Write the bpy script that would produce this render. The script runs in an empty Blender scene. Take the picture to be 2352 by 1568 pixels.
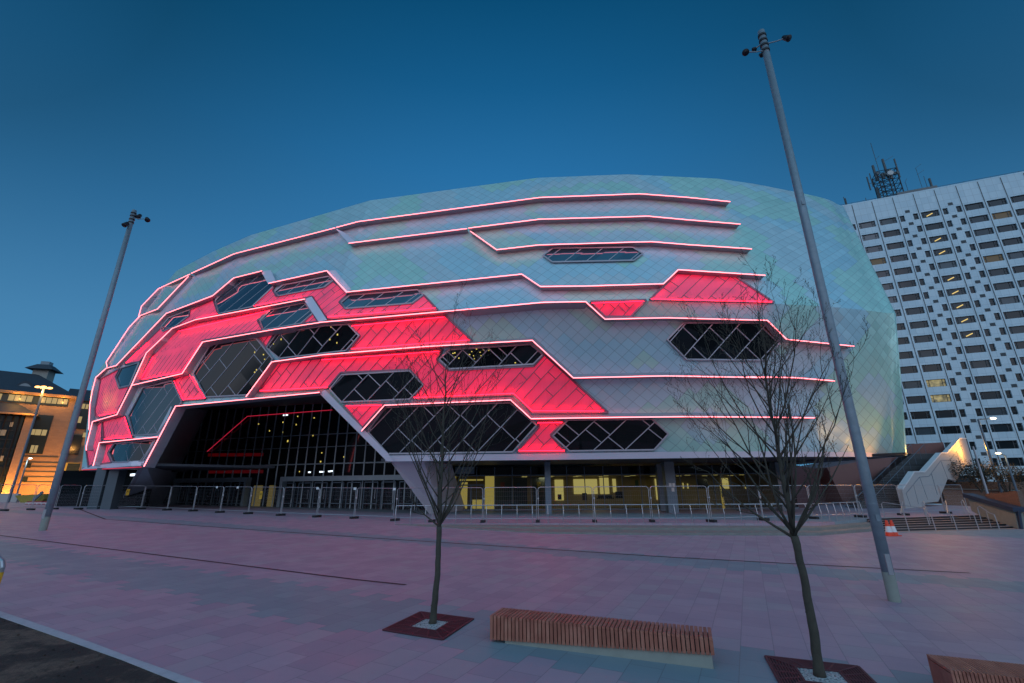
import bpy, bmesh, math, random
from mathutils import Vector, Matrix
from mathutils.bvhtree import BVHTree
random.seed(7)
S = bpy.context.scene
col = S.collection
V = Vector
# ------------------------------------------------------------------ camera model (matches the photograph's lens)
FX = 1050.0; CX = 1176.0; CY = 784.0
zc = V((-22, 3245, -FX)).normalized()
f0 = V((0, 0, -1)); yc = (f0 - f0.dot(zc) * zc).normalized(); xc = yc.cross(zc)
CAM = V((0, 0, 2.0))
def ray(x, y):
    c = V(((x - CX) / FX, (CY - y) / FX, -1))
    return V((xc.dot(c), yc.dot(c), zc.dot(c)))
def proj(p):
    d = p - CAM
    c = xc * d.x + yc * d.y + zc * d.z
    return (CX + FX * c.x / -c.z, CY - FX * c.y / -c.z)
def onz(x, y, z):
    r = ray(x, y); return CAM + r * ((z - CAM.z) / r.z)
def gz(X, Y):
    z = -0.0155 * max(-60, min(60, X))
    if Y < 30: z += -0.4 * (1 - max(Y, 0) / 30)
    return z
def ong(x, y):
    z = 0.0
    for i in range(40):
        p = onz(x, y, z); z = 0.5 * z + 0.5 * gz(p.x, p.y)
    return V((p.x, p.y, gz(p.x, p.y)))
def onplane(x, y, p0, n):
    r = ray(x, y); return CAM + r * ((p0 - CAM).dot(n) / r.dot(n))
def depth(p): d = V(p) - CAM; return -(xc * d.x + yc * d.y + zc * d.z).z
def zat(X, Y, py):
    a, b = -5.0, 120.0
    for i in range(50):
        m = (a + b) / 2
        if proj(V((X, Y, m)))[1] > py: a = m
        else: b = m
    return a
def crop(x0, y0, s): return lambda x, y: ((x0 + x / s) * .9053, (y0 + y / s) * .9053)
cA = crop(180, 640, 3.357); cB = crop(180, 940, 3.357); cC = crop(780, 640, 3.357); cD = crop(780, 940, 3.357)
cE = crop(1380, 640, 3.357); cF = crop(1380, 940, 3.357); cG = crop(1898, 900, 3.357); cH = crop(0, 840, 2.942)
cI = crop(1898, 340, 2.24); cJ = crop(900, 1250, 2.6133); cK = crop(1700, 1250, 2.619); cL = crop(0, 1250, 2.6133)
cM = crop(1100, 1150, 2.94); cO = crop(600, 400, 2.94); cP = crop(1300, 400, 2.352)
cQ = crop(0, 880, 3.408); cR = crop(1700, 700, 2.6133); cT = crop(2200, 380, 10.455)
# ------------------------------------------------------------------ helpers
def empty(name, loc=(0, 0, 0), label=None, cat=None, group=None, rz=0):
    o = bpy.data.objects.new(name, None); col.objects.link(o); o.location = loc; o.rotation_euler = (0, 0, rz)
    o.empty_display_size = .3
    tag(o, label, cat, group); return o
def tag(o, label=None, cat=None, group=None, kind=None):
    if label: o['label'] = label
    if cat: o['category'] = cat
    if group: o['group'] = group
    if kind: o['kind'] = kind
    return o
def mesh(name, bm, mat, parent=None, smooth=False, loc=None):
    bmesh.ops.recalc_face_normals(bm, faces=bm.faces) if not smooth == 'keep' else None
    me = bpy.data.meshes.new(name); bm.to_mesh(me); bm.free()
    for m in (mat if isinstance(mat, (list, tuple)) else [mat]): me.materials.append(m)
    if smooth and smooth != 'keep':
        for p in me.polygons: p.use_smooth = True
    o = bpy.data.objects.new(name, me); col.objects.link(o)
    if loc is not None: o.location = loc
    if parent is not None:
        o.parent = parent
        if loc is None: o.matrix_parent_inverse = parent_inv(parent)
    return o
def parent_inv(p):
    m = Matrix.Identity(4); q = p
    while q is not None:
        m = Matrix.Translation(q.location) @ q.rotation_euler.to_matrix().to_4x4() @ (m)
        if q.parent is not None:
            # parents of meshes with parent_inverse keep world coordinates
            if q.type == 'MESH': return Matrix.Identity(4) @ world_inv(q)
        q = q.parent
    return m.inverted()
def world_inv(q):
    m = q.matrix_parent_inverse.copy(); p = q.parent
    w = Matrix.Translation(q.location)
    w = m @ w
    while p is not None:
        w = (p.matrix_parent_inverse if p.parent else Matrix.Identity(4)) @ Matrix.Translation(p.location) @ p.rotation_euler.to_matrix().to_4x4() @ w
        p = p.parent
    return w.inverted()
def BM(): return bmesh.new()
def box(bm, c, s, rz=0, ax=None):
    c = V(c)
    if ax is None:
        a = V((math.cos(rz), math.sin(rz), 0)); b = V((-math.sin(rz), math.cos(rz), 0)); u = V((0, 0, 1))
    else: a, b, u = ax
    vs = [bm.verts.new(c + a * (i * s[0] / 2) + b * (j * s[1] / 2) + u * (k * s[2] / 2)) for i in (-1, 1) for j in (-1, 1) for k in (-1, 1)]
    for f in ((0, 1, 3, 2), (4, 6, 7, 5), (0, 4, 5, 1), (2, 3, 7, 6), (0, 2, 6, 4), (1, 5, 7, 3)): bm.faces.new([vs[i] for i in f])
def bar(bm, p, q, w, h=None, up=V((0, 0, 1))):
    p = V(p); q = V(q); d = q - p; L = d.length
    if L < 1e-5: return
    a = d / L; b = up.cross(a)
    if b.length < 1e-3: b = V((1, 0, 0))
    b.normalize(); u = a.cross(b)
    box(bm, (p + q) / 2, (L, w, h or w), ax=(a, b, u))
def tube(bm, pts, r, n=8, caps=True):
    pts = [V(p) for p in pts]; N = len(pts)
    if not isinstance(r, (list, tuple)): r = [r] * N
    rings = []; ref = None
    for i, p in enumerate(pts):
        t = (pts[min(i + 1, N - 1)] - pts[max(i - 1, 0)])
        if t.length < 1e-9: t = V((0, 0, 1))
        t.normalize()
        if ref is None: ref = t.orthogonal().normalized()
        b = (ref - t * ref.dot(t))
        if b.length < 1e-4: b = t.orthogonal()
        b.normalize(); ref = b; c = t.cross(b)
        rings.append([bm.verts.new(p + (b * math.cos(2 * math.pi * k / n) + c * math.sin(2 * math.pi * k / n)) * r[i]) for k in range(n)])
    for i in range(N - 1):
        for k in range(n): bm.faces.new((rings[i][k], rings[i][(k + 1) % n], rings[i + 1][(k + 1) % n], rings[i + 1][k]))
    if caps and n > 2:
        bm.faces.new(rings[0][::-1]); bm.faces.new(rings[-1])
def lathe(bm, c, prof, n=20):
    rings = []
    for r, z in prof: rings.append([bm.verts.new(V(c) + V((math.cos(2 * math.pi * k / n) * max(r, 1e-4), math.sin(2 * math.pi * k / n) * max(r, 1e-4), z))) for k in range(n)])
    for i in range(len(prof) - 1):
        for k in range(n): bm.faces.new((rings[i][k], rings[i][(k + 1) % n], rings[i + 1][(k + 1) % n], rings[i + 1][k]))
    bm.faces.new(rings[0][::-1]); bm.faces.new(rings[-1])
def quad(bm, *ps):
    return bm.faces.new([bm.verts.new(V(p)) for p in ps])
def slab(bm, ps, ext):
    """prism: polygon ps extruded by vector ext"""
    a = [bm.verts.new(V(p)) for p in ps]; b = [bm.verts.new(V(p) + V(ext)) for p in ps]
    bm.faces.new(a); bm.faces.new(b[::-1])
    for i in range(len(ps)): j = (i + 1) % len(ps); bm.faces.new((a[i], b[i], b[j], a[j]))
def inpoly(x, y, P):
    c = False; j = len(P) - 1
    for i in range(len(P)):
        if (P[i][1] > y) != (P[j][1] > y) and x < (P[j][0] - P[i][0]) * (y - P[i][1]) / (P[j][1] - P[i][1]) + P[i][0]: c = not c
        j = i
    return c
def dense(P, step=10, closed=False):
    out = []
    n = len(P)
    for i in range(n if closed else n - 1):
        a = P[i]; b = P[(i + 1) % n]; L = math.hypot(b[0] - a[0], b[1] - a[1]); k = max(1, int(L / step))
        for s in range(k): out.append((a[0] + (b[0] - a[0]) * s / k, a[1] + (b[1] - a[1]) * s / k))
    if not closed: out.append(P[-1])
    return out
# ------------------------------------------------------------------ materials
class NT:
    def __init__(s, name):
        s.m = bpy.data.materials.new(name); s.m.use_nodes = True; s.t = s.m.node_tree
        s.b = s.t.nodes['Principled BSDF']; s.out = s.t.nodes['Material Output']
    def n(s, ty, **k):
        x = s.t.nodes.new(ty)
        for a, v in k.items(): setattr(x, a, v)
        return x
    def l(s, a, b): s.t.links.new(a, b)
    def setin(s, sock, v):
        if isinstance(v, (int, float)): sock.default_value = v
        elif isinstance(v, (tuple, list)): sock.default_value = v
        else: s.l(v, sock)
    def m_(s, op, a, b=0.0, c=None):
        x = s.n('ShaderNodeMath', operation=op); s.setin(x.inputs[0], a); s.setin(x.inputs[1], b)
        if c is not None: s.setin(x.inputs[2], c)
        return x.outputs[0]
    def noise(s, vec, scale, detail=3, rough=.5):
        x = s.n('ShaderNodeTexNoise'); x.inputs['Scale'].default_value = scale; x.inputs['Detail'].default_value = detail; x.inputs['Roughness'].default_value = rough
        if vec is not None: s.l(vec, x.inputs['Vector'])
        return x.outputs['Fac']
    def ramp(s, fac, stops, interp='LINEAR'):
        x = s.n('ShaderNodeValToRGB'); r = x.color_ramp; r.interpolation = interp
        while len(r.elements) < len(stops): r.elements.new(.5)
        for e, (p, c) in zip(r.elements, stops): e.position = p; e.color = tuple(c) + (1,) if len(c) == 3 else c
        s.setin(x.inputs[0], fac); return x.outputs[0]
    def mix(s, f, a, b, blend='MIX'):
        x = s.n('ShaderNodeMix', data_type='RGBA', blend_type=blend); s.setin(x.inputs[0], f); s.setin(x.inputs[6], a if not isinstance(a, tuple) else a + (1,)); s.setin(x.inputs[7], b if not isinstance(b, tuple) else b + (1,)); return x.outputs[2]
    def xyz(s, v): x = s.n('ShaderNodeSeparateXYZ'); s.l(v, x.inputs[0]); return x.outputs
    def vec(s, a, b, c=0.0):
        x = s.n('ShaderNodeCombineXYZ'); s.setin(x.inputs[0], a); s.setin(x.inputs[1], b); s.setin(x.inputs[2], c); return x.outputs[0]
    def coord(s, k='Object'): return s.n('ShaderNodeTexCoord').outputs[k]
    def bump(s, h, st=.3, d=.02):
        x = s.n('ShaderNodeBump'); x.inputs['Strength'].default_value = st; x.inputs['Distance'].default_value = d; s.l(h, x.inputs['Height']); s.l(x.outputs[0], s.b.inputs['Normal'])
    def set(s, base=None, rough=None, metal=None, emis=None, estr=None, ior=None, coat=None, alpha=None):
        B = s.b.inputs
        if base is not None: s.setin(B['Base Color'], base + (1,) if isinstance(base, tuple) and len(base) == 3 else base)
        if rough is not None: s.setin(B['Roughness'], rough)
        if metal is not None: s.setin(B['Metallic'], metal)
        if emis is not None: s.setin(B['Emission Color'], emis + (1,) if isinstance(emis, tuple) else emis)
        if estr is not None: s.setin(B['Emission Strength'], estr)
        if ior is not None: B['IOR'].default_value = ior
        if coat is not None: B['Coat Weight'].default_value = coat
        return s
def plain(name, base, rough=.6, metal=0, var=.15, scale=3.0, bump=0.0, **k):
    t = NT(name); c = t.coord()
    n1 = t.noise(c, scale, 5, .6)
    col_ = t.mix(n1, tuple(max(0, b * (1 - var)) for b in base), tuple(min(1, b * (1 + var)) for b in base))
    t.set(base=col_, rough=rough, metal=metal, **k)
    if bump: t.bump(t.noise(c, scale * 8, 4), bump, .01)
    return t.m
def glow(name, colr, st):
    t = NT(name); t.set(base=(0.02, .02, .02), emis=colr, estr=st); return t.m
M = {}
# cladding: diamond tiles, pearly metal, low-frequency colour blocks with tile-shaped edges
t = NT('diamond_cladding'); uv = t.xyz(t.coord('UV')); T = .5
a = t.m_('DIVIDE', t.m_('ADD', uv[0], t.m_('MULTIPLY', uv[1], 1.05)), T * 2); b = t.m_('DIVIDE', t.m_('SUBTRACT', uv[0], t.m_('MULTIPLY', uv[1], 1.05)), T * 2)
fa = t.m_('FRACT', a); fb = t.m_('FRACT', b); ia = t.m_('FLOOR', a); ib = t.m_('FLOOR', b)
da = t.m_('MINIMUM', fa, t.m_('SUBTRACT', 1.0, fa)); db = t.m_('MINIMUM', fb, t.m_('SUBTRACT', 1.0, fb))
line = t.m_('LESS_THAN', t.m_('MINIMUM', da, db), .026)
cell = t.vec(t.m_('ADD', ia, ib), t.m_('MULTIPLY', t.m_('SUBTRACT', ia, ib), 1.6), 0.0)
nb = t.noise(cell, .032, .6, .3)
nb2 = t.noise(t.vec(t.m_('ADD', ia, ib), t.m_('MULTIPLY', t.m_('SUBTRACT', ia, ib), 1.3), 9.0), .05, 1.0, .5)
c1 = t.ramp(nb, [(0, (.39, .62, .67)), (.38, (.37, .65, .59)), (.45, (.43, .61, .67)), (.52, (.36, .62, .71)), (.58, (.38, .66, .60)), (.66, (.41, .61, .67))], 'CONSTANT')
wn = t.n('ShaderNodeTexWhiteNoise'); t.l(t.vec(ia, ib), wn.inputs['Vector'])
c2 = t.mix(t.m_('MULTIPLY', wn.outputs['Value'], .06), c1, (.75, .75, .8))
c3 = t.mix(t.m_('MULTIPLY', line, .42), c2, (.10, .13, .16))
t.set(base=c3, rough=t.m_('ADD', .34, t.m_('MULTIPLY', wn.outputs['Value'], .08)), metal=.25)
nm = t.n('ShaderNodeBump'); nm.inputs['Strength'].default_value = .18; nm.inputs['Distance'].default_value = .05
t.l(t.m_('ADD', t.m_('MULTIPLY', t.m_('MINIMUM', da, db), 1.0), t.m_('MULTIPLY', t.noise(t.vec(a, b), 1.7, 2), .35)), nm.inputs['Height'])
def tilt(t, cellv, amt, bumpnode=None):
    w_ = t.n('ShaderNodeTexWhiteNoise'); t.l(cellv, w_.inputs['Vector'])
    sb = t.n('ShaderNodeVectorMath', operation='SUBTRACT'); t.l(w_.outputs['Color'], sb.inputs[0]); sb.inputs[1].default_value = (.5, .5, .5)
    sc = t.n('ShaderNodeVectorMath', operation='SCALE'); t.l(sb.outputs[0], sc.inputs[0]); sc.inputs['Scale'].default_value = amt
    ad = t.n('ShaderNodeVectorMath', operation='ADD'); t.l(t.n('ShaderNodeNewGeometry').outputs['Normal'], ad.inputs[0]); t.l(sc.outputs[0], ad.inputs[1])
    no = t.n('ShaderNodeVectorMath', operation='NORMALIZE'); t.l(ad.outputs[0], no.inputs[0])
    if bumpnode is not None: t.l(no.outputs[0], bumpnode.inputs['Normal']); t.l(bumpnode.outputs[0], t.b.inputs['Normal'])
    else: t.l(no.outputs[0], t.b.inputs['Normal'])
tilt(t, t.vec(ia, ib, 2.0), .10, nm)
M['clad'] = t.m
M['fin'] = plain('grey_fin_metal', (.32, .33, .38), .42, .3, .08)
M['trim'] = plain('lilac_trim_metal', (.66, .66, .76), .45, .2, .06, 1.0)
M['led'] = glow('led_tube_pink', (1, .17, .20), 5.5)
M['led_dim'] = glow('led_tube_red', (1, .03, .09), .55)
M['wash'] = glow('red_wash_strip', (1, .003, .014), 24.0)
t = NT('red_backlit_panel'); uv = t.xyz(t.coord('UV'))
nz = t.noise(t.vec(t.m_('MULTIPLY', uv[0], .55), t.m_('MULTIPLY', uv[1], .9)), 1.0, 2)
pw_ = t.n('ShaderNodeTexWhiteNoise'); t.l(t.vec(t.m_('FLOOR', t.m_('DIVIDE', t.m_('SUBTRACT', uv[0], t.m_('DIVIDE', uv[1], 1.05)), 1.05)), t.m_('FLOOR', t.m_('DIVIDE', uv[1], 2.2))), pw_.inputs['Vector'])
fine = t.noise(t.vec(t.m_('MULTIPLY', uv[0], 14), uv[1]), 1.0, 2)
t.set(base=t.mix(fine, (.55, .09, .18), (.78, .15, .27)), rough=.45, metal=.1, emis=(1, .004, .045), estr=t.m_('MULTIPLY', t.m_('ADD', .12, t.m_('MULTIPLY', nz, .62)), t.m_('ADD', .75, t.m_('MULTIPLY', pw_.outputs['Value'], .45))))
M['red'] = t.m
M['mul_red'] = plain('panel_joint_metal', (.20, .12, .17), .4, .4)
M['mul'] = plain('window_bar_metal', (.30, .31, .36), .4, .4)
t = NT('coated_dark_glass'); t.set(base=(.004, .006, .008), rough=.04, ior=1.42)
uv = t.xyz(t.coord('UV')); tilt(t, t.vec(t.m_('FLOOR', t.m_('DIVIDE', t.m_('SUBTRACT', uv[0], uv[1]), 2.05)), t.m_('FLOOR', t.m_('DIVIDE', t.m_('ADD', uv[0], uv[1]), 2.6)), 1.0), .04); M['glass'] = t.m
t = NT('sky_reflecting_glass'); t.set(base=(.09, .17, .22), rough=.05, metal=.75); uv = t.xyz(t.coord('UV')); tilt(t, t.vec(t.m_('FLOOR', t.m_('DIVIDE', t.m_('SUBTRACT', uv[0], uv[1]), 1.75)), 0.0, 1.0), .06); M['glass_sky'] = t.m
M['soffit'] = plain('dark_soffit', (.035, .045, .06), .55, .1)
M['dark'] = plain('dark_wall_panel', (.085, .11, .13), .5, .1, .2, .5)
M['steel'] = plain('blue_grey_steel', (.13, .18, .23), .45, .4)
M['cwm'] = plain('curtain_frame_metal', (.30, .38, .42), .45, .3)
M['galv'] = plain('galvanised_steel', (.40, .42, .45), .38, .7, .2, 20)
M['pole'] = plain('pole_galvanised', (.20, .25, .29), .5, .35, .3, 6)
M['lampblack'] = plain('lamp_black_metal', (.015, .015, .02), .5, .2)
M['block'] = plain('rubber_foot', (.02, .02, .022), .8)
# building plan
# ------------------------------------------------------------------ ground materials
t = NT('plaza_pavers'); o = t.xyz(t.coord())
bx_, by_ = .898, -.44
p_ = t.m_('ADD', t.m_('MULTIPLY', o[0], .898), t.m_('MULTIPLY', o[1], -.44))
q_ = t.m_('ADD', t.m_('MULTIPLY', o[0], .44), t.m_('MULTIPLY', o[1], .898))
W = .46; Lg = .62
pr = t.m_('DIVIDE', p_, W); ip = t.m_('FLOOR', pr)
wr = t.n('ShaderNodeTexWhiteNoise', noise_dimensions='1D'); t.l(ip, wr.inputs['W'])
qr = t.m_('ADD', t.m_('DIVIDE', q_, Lg), t.m_('ADD', t.m_('MULTIPLY', t.m_('MODULO', t.m_('ABSOLUTE', ip), 2.0), .5), t.m_('MULTIPLY', wr.outputs['Value'], .22)))
iq = t.m_('FLOOR', qr); fp = t.m_('FRACT', pr); fq = t.m_('FRACT', qr)
dp = t.m_('MULTIPLY', t.m_('MINIMUM', fp, t.m_('SUBTRACT', 1.0, fp)), W); dq = t.m_('MULTIPLY', t.m_('MINIMUM', fq, t.m_('SUBTRACT', 1.0, fq)), Lg)
joint = t.m_('LESS_THAN', t.m_('MINIMUM', dp, dq), .0055)
wc = t.n('ShaderNodeTexWhiteNoise'); t.l(t.vec(ip, iq, 3.0), wc.inputs['Vector'])
wl = t.noise(t.vec(t.m_('MULTIPLY', ip, W), t.m_('MULTIPLY', iq, Lg)), .35, 2)
qc = t.m_('MULTIPLY', t.m_('SUBTRACT', t.m_('ADD', iq, .5), t.m_('MULTIPLY', t.m_('SUBTRACT', qr, t.m_('DIVIDE', q_, Lg)), 1.0)), Lg)
def bandm(q0, hw): return t.m_('LESS_THAN', t.m_('ABSOLUTE', t.m_('SUBTRACT', qc, q0)), hw)
band = t.m_('MAXIMUM', bandm(7.75, 1.0), bandm(17.2, .85))
band = t.m_('MAXIMUM', band, bandm(36.5, 3.2))
pink = t.mix(wc.outputs['Value'], (.37, .24, .325), (.49, .345, .43))
pink = t.mix(t.m_('MULTIPLY', t.m_('GREATER_THAN', wc.outputs['Value'], .8), .5), pink, (.33, .32, .36))
blue = t.mix(wc.outputs['Value'], (.145, .25, .30), (.205, .32, .365))
c = t.mix(band, pink, blue)
c = t.mix(t.m_('MULTIPLY', t.m_('SUBTRACT', 1.0, wl), .28), c, (.22, .2, .24))
st = t.noise(t.coord(), 1.1, 6, .65); c = t.mix(t.m_('MULTIPLY', st, .38), c, (.25, .25, .30), 'MIX')
sp = t.ramp(t.noise(t.coord(), .5, 4, .7), [(.62, (0, 0, 0)), (.72, (1, 1, 1))])
c = t.mix(t.m_('MULTIPLY', sp, .22), c, (.6, .58, .62))
c = t.mix(t.m_('MULTIPLY', joint, .6), c, (.12, .12, .15))
gum = t.n('ShaderNodeTexVoronoi'); gum.inputs['Scale'].default_value = 1.3; t.l(t.coord(), gum.inputs['Vector']); c = t.mix(t.m_('MULTIPLY', t.m_('LESS_THAN', gum.outputs['Distance'], .035), .55), c, (.09, .085, .10))
fs = t.noise(t.coord(), 60, 4, .7)
t.set(base=t.mix(t.m_('MULTIPLY', fs, .25), c, (.2, .18, .2)), rough=t.m_('ADD', .38, t.m_('MULTIPLY', st, .35)))
t.bump(t.m_('ADD', t.m_('MULTIPLY', joint, -1.0), t.m_('ADD', t.m_('MULTIPLY', fs, .35), t.m_('MULTIPLY', t.noise(t.coord(), 5, 3), .9))), .45, .012)
M['paver'] = t.m
M['terrace'] = M['paver']
M['stone'] = plain('step_stone', (.21, .205, .19), .7, 0, .3, 2.5, .3)
M['kerb'] = plain('kerb_stone', (.42, .42, .46), .75, 0, .25, 7, .4)
t = NT('dirt_asphalt'); n1 = t.noise(t.coord(), .9, 6, .7); n2 = t.noise(t.coord(), 30, 5, .7)
t.set(base=t.mix(n2, t.ramp(n1, [(.33, (.022, .02, .02)), (.5, (.05, .038, .03)), (.60, (.24, .16, .115))]), (.02, .018, .018)), rough=.95); t.bump(n2, .8, .04); M['dirt'] = t.m
M['land'] = plain('far_ground', (.06, .065, .07), .9, 0, .2, .05)
M['channel'] = plain('rust_channel', (.05, .022, .028), .7, .3)
t = NT('hardwood_slat'); g = t.coord(); oi = t.n('ShaderNodeNewGeometry')
x = t.xyz(g); n1 = t.noise(t.vec(t.m_('MULTIPLY', x[0], 6.0), t.m_('MULTIPLY', x[1], 6.0), t.m_('MULTIPLY', x[2], 3)), 1.5, 4); n2 = t.noise(g, 30, 5, .7)
t.set(base=t.mix(n2, t.ramp(n1, [(.3, (.22, .075, .045)), (.5, (.33, .12, .07)), (.7, (.42, .20, .13))]), t.ramp(oi.outputs['Random Per Island'], [(0, (.20, .065, .05)), (.5, (.30, .10, .075)), (1, (.40, .17, .13))])), rough=.55); t.bump(n2, .3, .004); M['wood'] = t.m
M['concrete'] = plain('concrete', (.25, .27, .24), .8, 0, .2, 4, .3)
M['bark'] = plain('bark', (.055, .050, .038), .9, 0, .5, 9, .6)
M['grate'] = plain('corten_grate', (.085, .028, .038), .6, .3, .3, 8)
t = NT('white_gravel'); vo = t.n('ShaderNodeTexVoronoi'); vo.inputs['Scale'].default_value = 38; t.l(t.coord(), vo.inputs['Vector'])
t.set(base=t.ramp(vo.outputs['Distance'], [(.0, (.55, .58, .58)), (.5, (.42, .45, .46)), (.8, (.1, .11, .12))]), rough=.8); t.bump(t.m_('SUBTRACT', 1.0, vo.outputs['Distance']), .8, .02); M['gravel'] = t.m
M['yellow'] = plain('sign_yellow', (.75, .42, .02), .5, 0, .05)
M['black'] = plain('sign_black', (.01, .01, .01), .5)
M['white'] = plain('sign_white', (.7, .7, .7), .5, 0, .05)
M['redstone'] = plain('red_brown_cladding', (.20, .085, .075), .6, 0, .15, .6)
M['panelw'] = plain('stair_panel_white', (.42, .40, .39), .6, 0, .06, .8)
M['cone_o'] = plain('cone_orange', (.75, .06, .02), .5, 0, .08)
# ------------------------------------------------------------------ world: dusk sky, afterglow behind the camera
w = bpy.data.worlds.new('World'); S.world = w; w.use_nodes = True
nt = w.node_tree; bg = nt.nodes['Background']
class WN(NT):
    def __init__(s): s.t = nt; s.b = bg
t = WN(); g = t.n('ShaderNodeTexCoord').outputs['Generated']; o = t.xyz(g)
el = t.m_('MULTIPLY', t.m_('ARCSINE', o[2]), 2 / math.pi)
sky = t.ramp(el, [(0, (.085, .28, .49)), (.17, (.070, .255, .49)), (.30, (.040, .205, .45)), (.42, (.020, .155, .37)), (.52, (.008, .105, .26)), (.62, (.0025, .066, .165)), (1, (.001, .045, .11))])
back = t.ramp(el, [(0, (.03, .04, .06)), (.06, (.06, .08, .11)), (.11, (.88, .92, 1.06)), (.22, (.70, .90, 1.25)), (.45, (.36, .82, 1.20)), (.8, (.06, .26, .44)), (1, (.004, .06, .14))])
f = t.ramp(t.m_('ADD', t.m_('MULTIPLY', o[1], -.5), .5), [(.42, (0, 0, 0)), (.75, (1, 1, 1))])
xz = t.m_('MULTIPLY', t.m_('MULTIPLY', o[0], o[0]), t.m_('MULTIPLY', o[2], o[2]))
dk = t.m_('MAXIMUM', .45, t.m_('SUBTRACT', 1.0, t.m_('MULTIPLY', xz, 4.3)))
sky = t.mix(dk, (0.0, .02, .035), sky)
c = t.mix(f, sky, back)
sep = t.m_('GREATER_THAN', o[2], -.002)
c = t.mix(sep, (.02, .02, .03), c)
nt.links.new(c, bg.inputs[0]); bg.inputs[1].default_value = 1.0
# ------------------------------------------------------------------ ARENA shell
K0 = .81; Z0 = 2 + 2.6 * K0; Z1 = 2 + 16 * K0; Z2 = 2 + 35 * K0
top = [(379, 652), (405, 622), (486, 579), (575, 540), (850, 460), (1235, 408), (1440, 400), (1650, 410), (1800, 435), (1892, 455), (1922, 468), (1938, 482)]
cre = [(213, 868), (285, 833), (352, 813), (465, 786), (745, 738), (1245, 697), (1520, 690), (1770, 697), (1900, 704), (1985, 712), (2030, 718), (2056, 724)]
bot = [(187, 1079), (240, 1075), (300, 1070), (420, 1067), (738, 1061), (1250, 1056), (1560, 1052), (1800, 1049), (1950, 1049), (2040, 1050), (2066, 1049), (2080, 1046)]
def curve(pts, z):
    return [onz(x, y, z) for x, y in pts]
cT_, cC_, cB_ = curve(top, Z2), curve(cre, Z1), curve(bot, Z0)
def backpts(c, right, left):
    e = c[-1]; s = c[0]
    return [e + V((.6, 4, 0)), e + V((-1, 16, 0)), e + V((-14, 34, 0)), V(((e.x + s.x) / 2, max(e.y, s.y) + 42, e.z)), s + V((16, 26, 0)), s + V((2, 8, 0))]
cols = []
rowsT, rowsC, rowsB = cT_ + backpts(cT_, 0, 0), cC_ + backpts(cC_, 0, 0), cB_ + backpts(cB_, 0, 0)
nC = len(rowsC); NF = len(cT_)
def cat(p0, p1, p2, p3, t_): return .5 * ((2 * p1) + (p2 - p0) * t_ + (2 * p0 - 5 * p1 + 4 * p2 - p3) * t_ ** 2 + (3 * p1 - p0 - 3 * p2 + p3) * t_ ** 3)
def resample(R):
    out = []
    for i in range(nC):
        p0, p1, p2, p3 = R[(i - 1) % nC], R[i], R[(i + 1) % nC], R[(i + 2) % nC]
        k = SUB[i]
        for s in range(k):
            tt = s / k
            out.append(cat(p0, p1, p2, p3, tt) if i in SM else p1.lerp(p2, tt))
    return out
SUB = [max(2, int((rowsC[(i + 1) % nC] - rowsC[i]).length / 1.6)) for i in range(nC)]; SM = {7, 8, 9, 10, 11}
SUB[8] = 8; SUB[9] = 6; SUB[10] = 5; SUB[11] = 4
RT, RC, RB = resample(rowsT), resample(rowsC), resample(rowsB)
NCOL = len(RC); visN = sum(SUB[:NF - 1]) + 1
ucoord = [0.0]
for i in range(1, NCOL + 1): ucoord.append(ucoord[-1] + (RC[i % NCOL] - RC[i - 1]).length)
NL, NU = 9, 16
def colpt(i, r):
    i %= NCOL
    return RB[i].lerp(RC[i], r / NL) if r <= NL else RC[i].lerp(RT[i], (r - NL) / NU)
vl = [0.0]
mid = visN // 2
for r in range(1, NL + NU + 1): vl.append(vl[-1] + (colpt(mid, r) - colpt(mid, r - 1)).length)
shellV = [[colpt(i, r) for r in range(NL + NU + 1)] for i in range(NCOL)]
def Suv(u, v):
    i = 0
    while i < visN - 2 and ucoord[i + 1] < u: i += 1
    r = 0
    while r < NL + NU - 1 and vl[r + 1] < v: r += 1
    fu = (u - ucoord[i]) / (ucoord[i + 1] - ucoord[i]); fv = (v - vl[r]) / (vl[r + 1] - vl[r])
    a = shellV[i][r].lerp(shellV[i + 1][r], fu); b = shellV[i][r + 1].lerp(shellV[i + 1][r + 1], fu)
    return a.lerp(b, fv)
fv_, ff_, fi_ = [], [], []
for i in range(visN - 1):
    for r in range(NL + NU):
        k = len(fv_); fv_ += [shellV[i][r], shellV[i + 1][r], shellV[i + 1][r + 1], shellV[i][r + 1]]
        ff_ += [(k, k + 1, k + 2), (k, k + 2, k + 3)]; fi_ += [(i, r), (i, r)]
bvh = BVHTree.FromPolygons(fv_, ff_)
def hit(x, y):
    r = ray(x, y).normalized(); h = bvh.ray_cast(CAM, r)
    if h[0] is None: return None
    n = h[1]
    if n.dot(r) > 0: n = -n
    return h[0], n, r, h[3]
def onshell(x, y, off=0.0):
    h = hit(x, y); k = 0
    dirx = 1 if x < 900 else -1
    dv = V((1000 - x, 850 - y)).normalized()
    while h is None and k < 60:
        k += 1
        h = hit(x + dirx * k, y) or hit(x + dv.x * k, y + dv.y * k) or hit(x, y - k)
    if h is None: raise Exception('miss %s %s' % (x, y))
    p, n, r, d = h
    rr = ray(x, y).normalized()
    if k: p = CAM + rr * d
    cosv = max(.25, abs(n.dot(r)))
    p = p - rr * (off / cosv)
    return p, n
arena = empty('arena_building', tuple(onz(1250, 1056, Z0).xy) + (0.1,), 'huge rounded arena clad in pearly diamond tiles with red lit panels and pink light lines', 'building')
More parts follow.
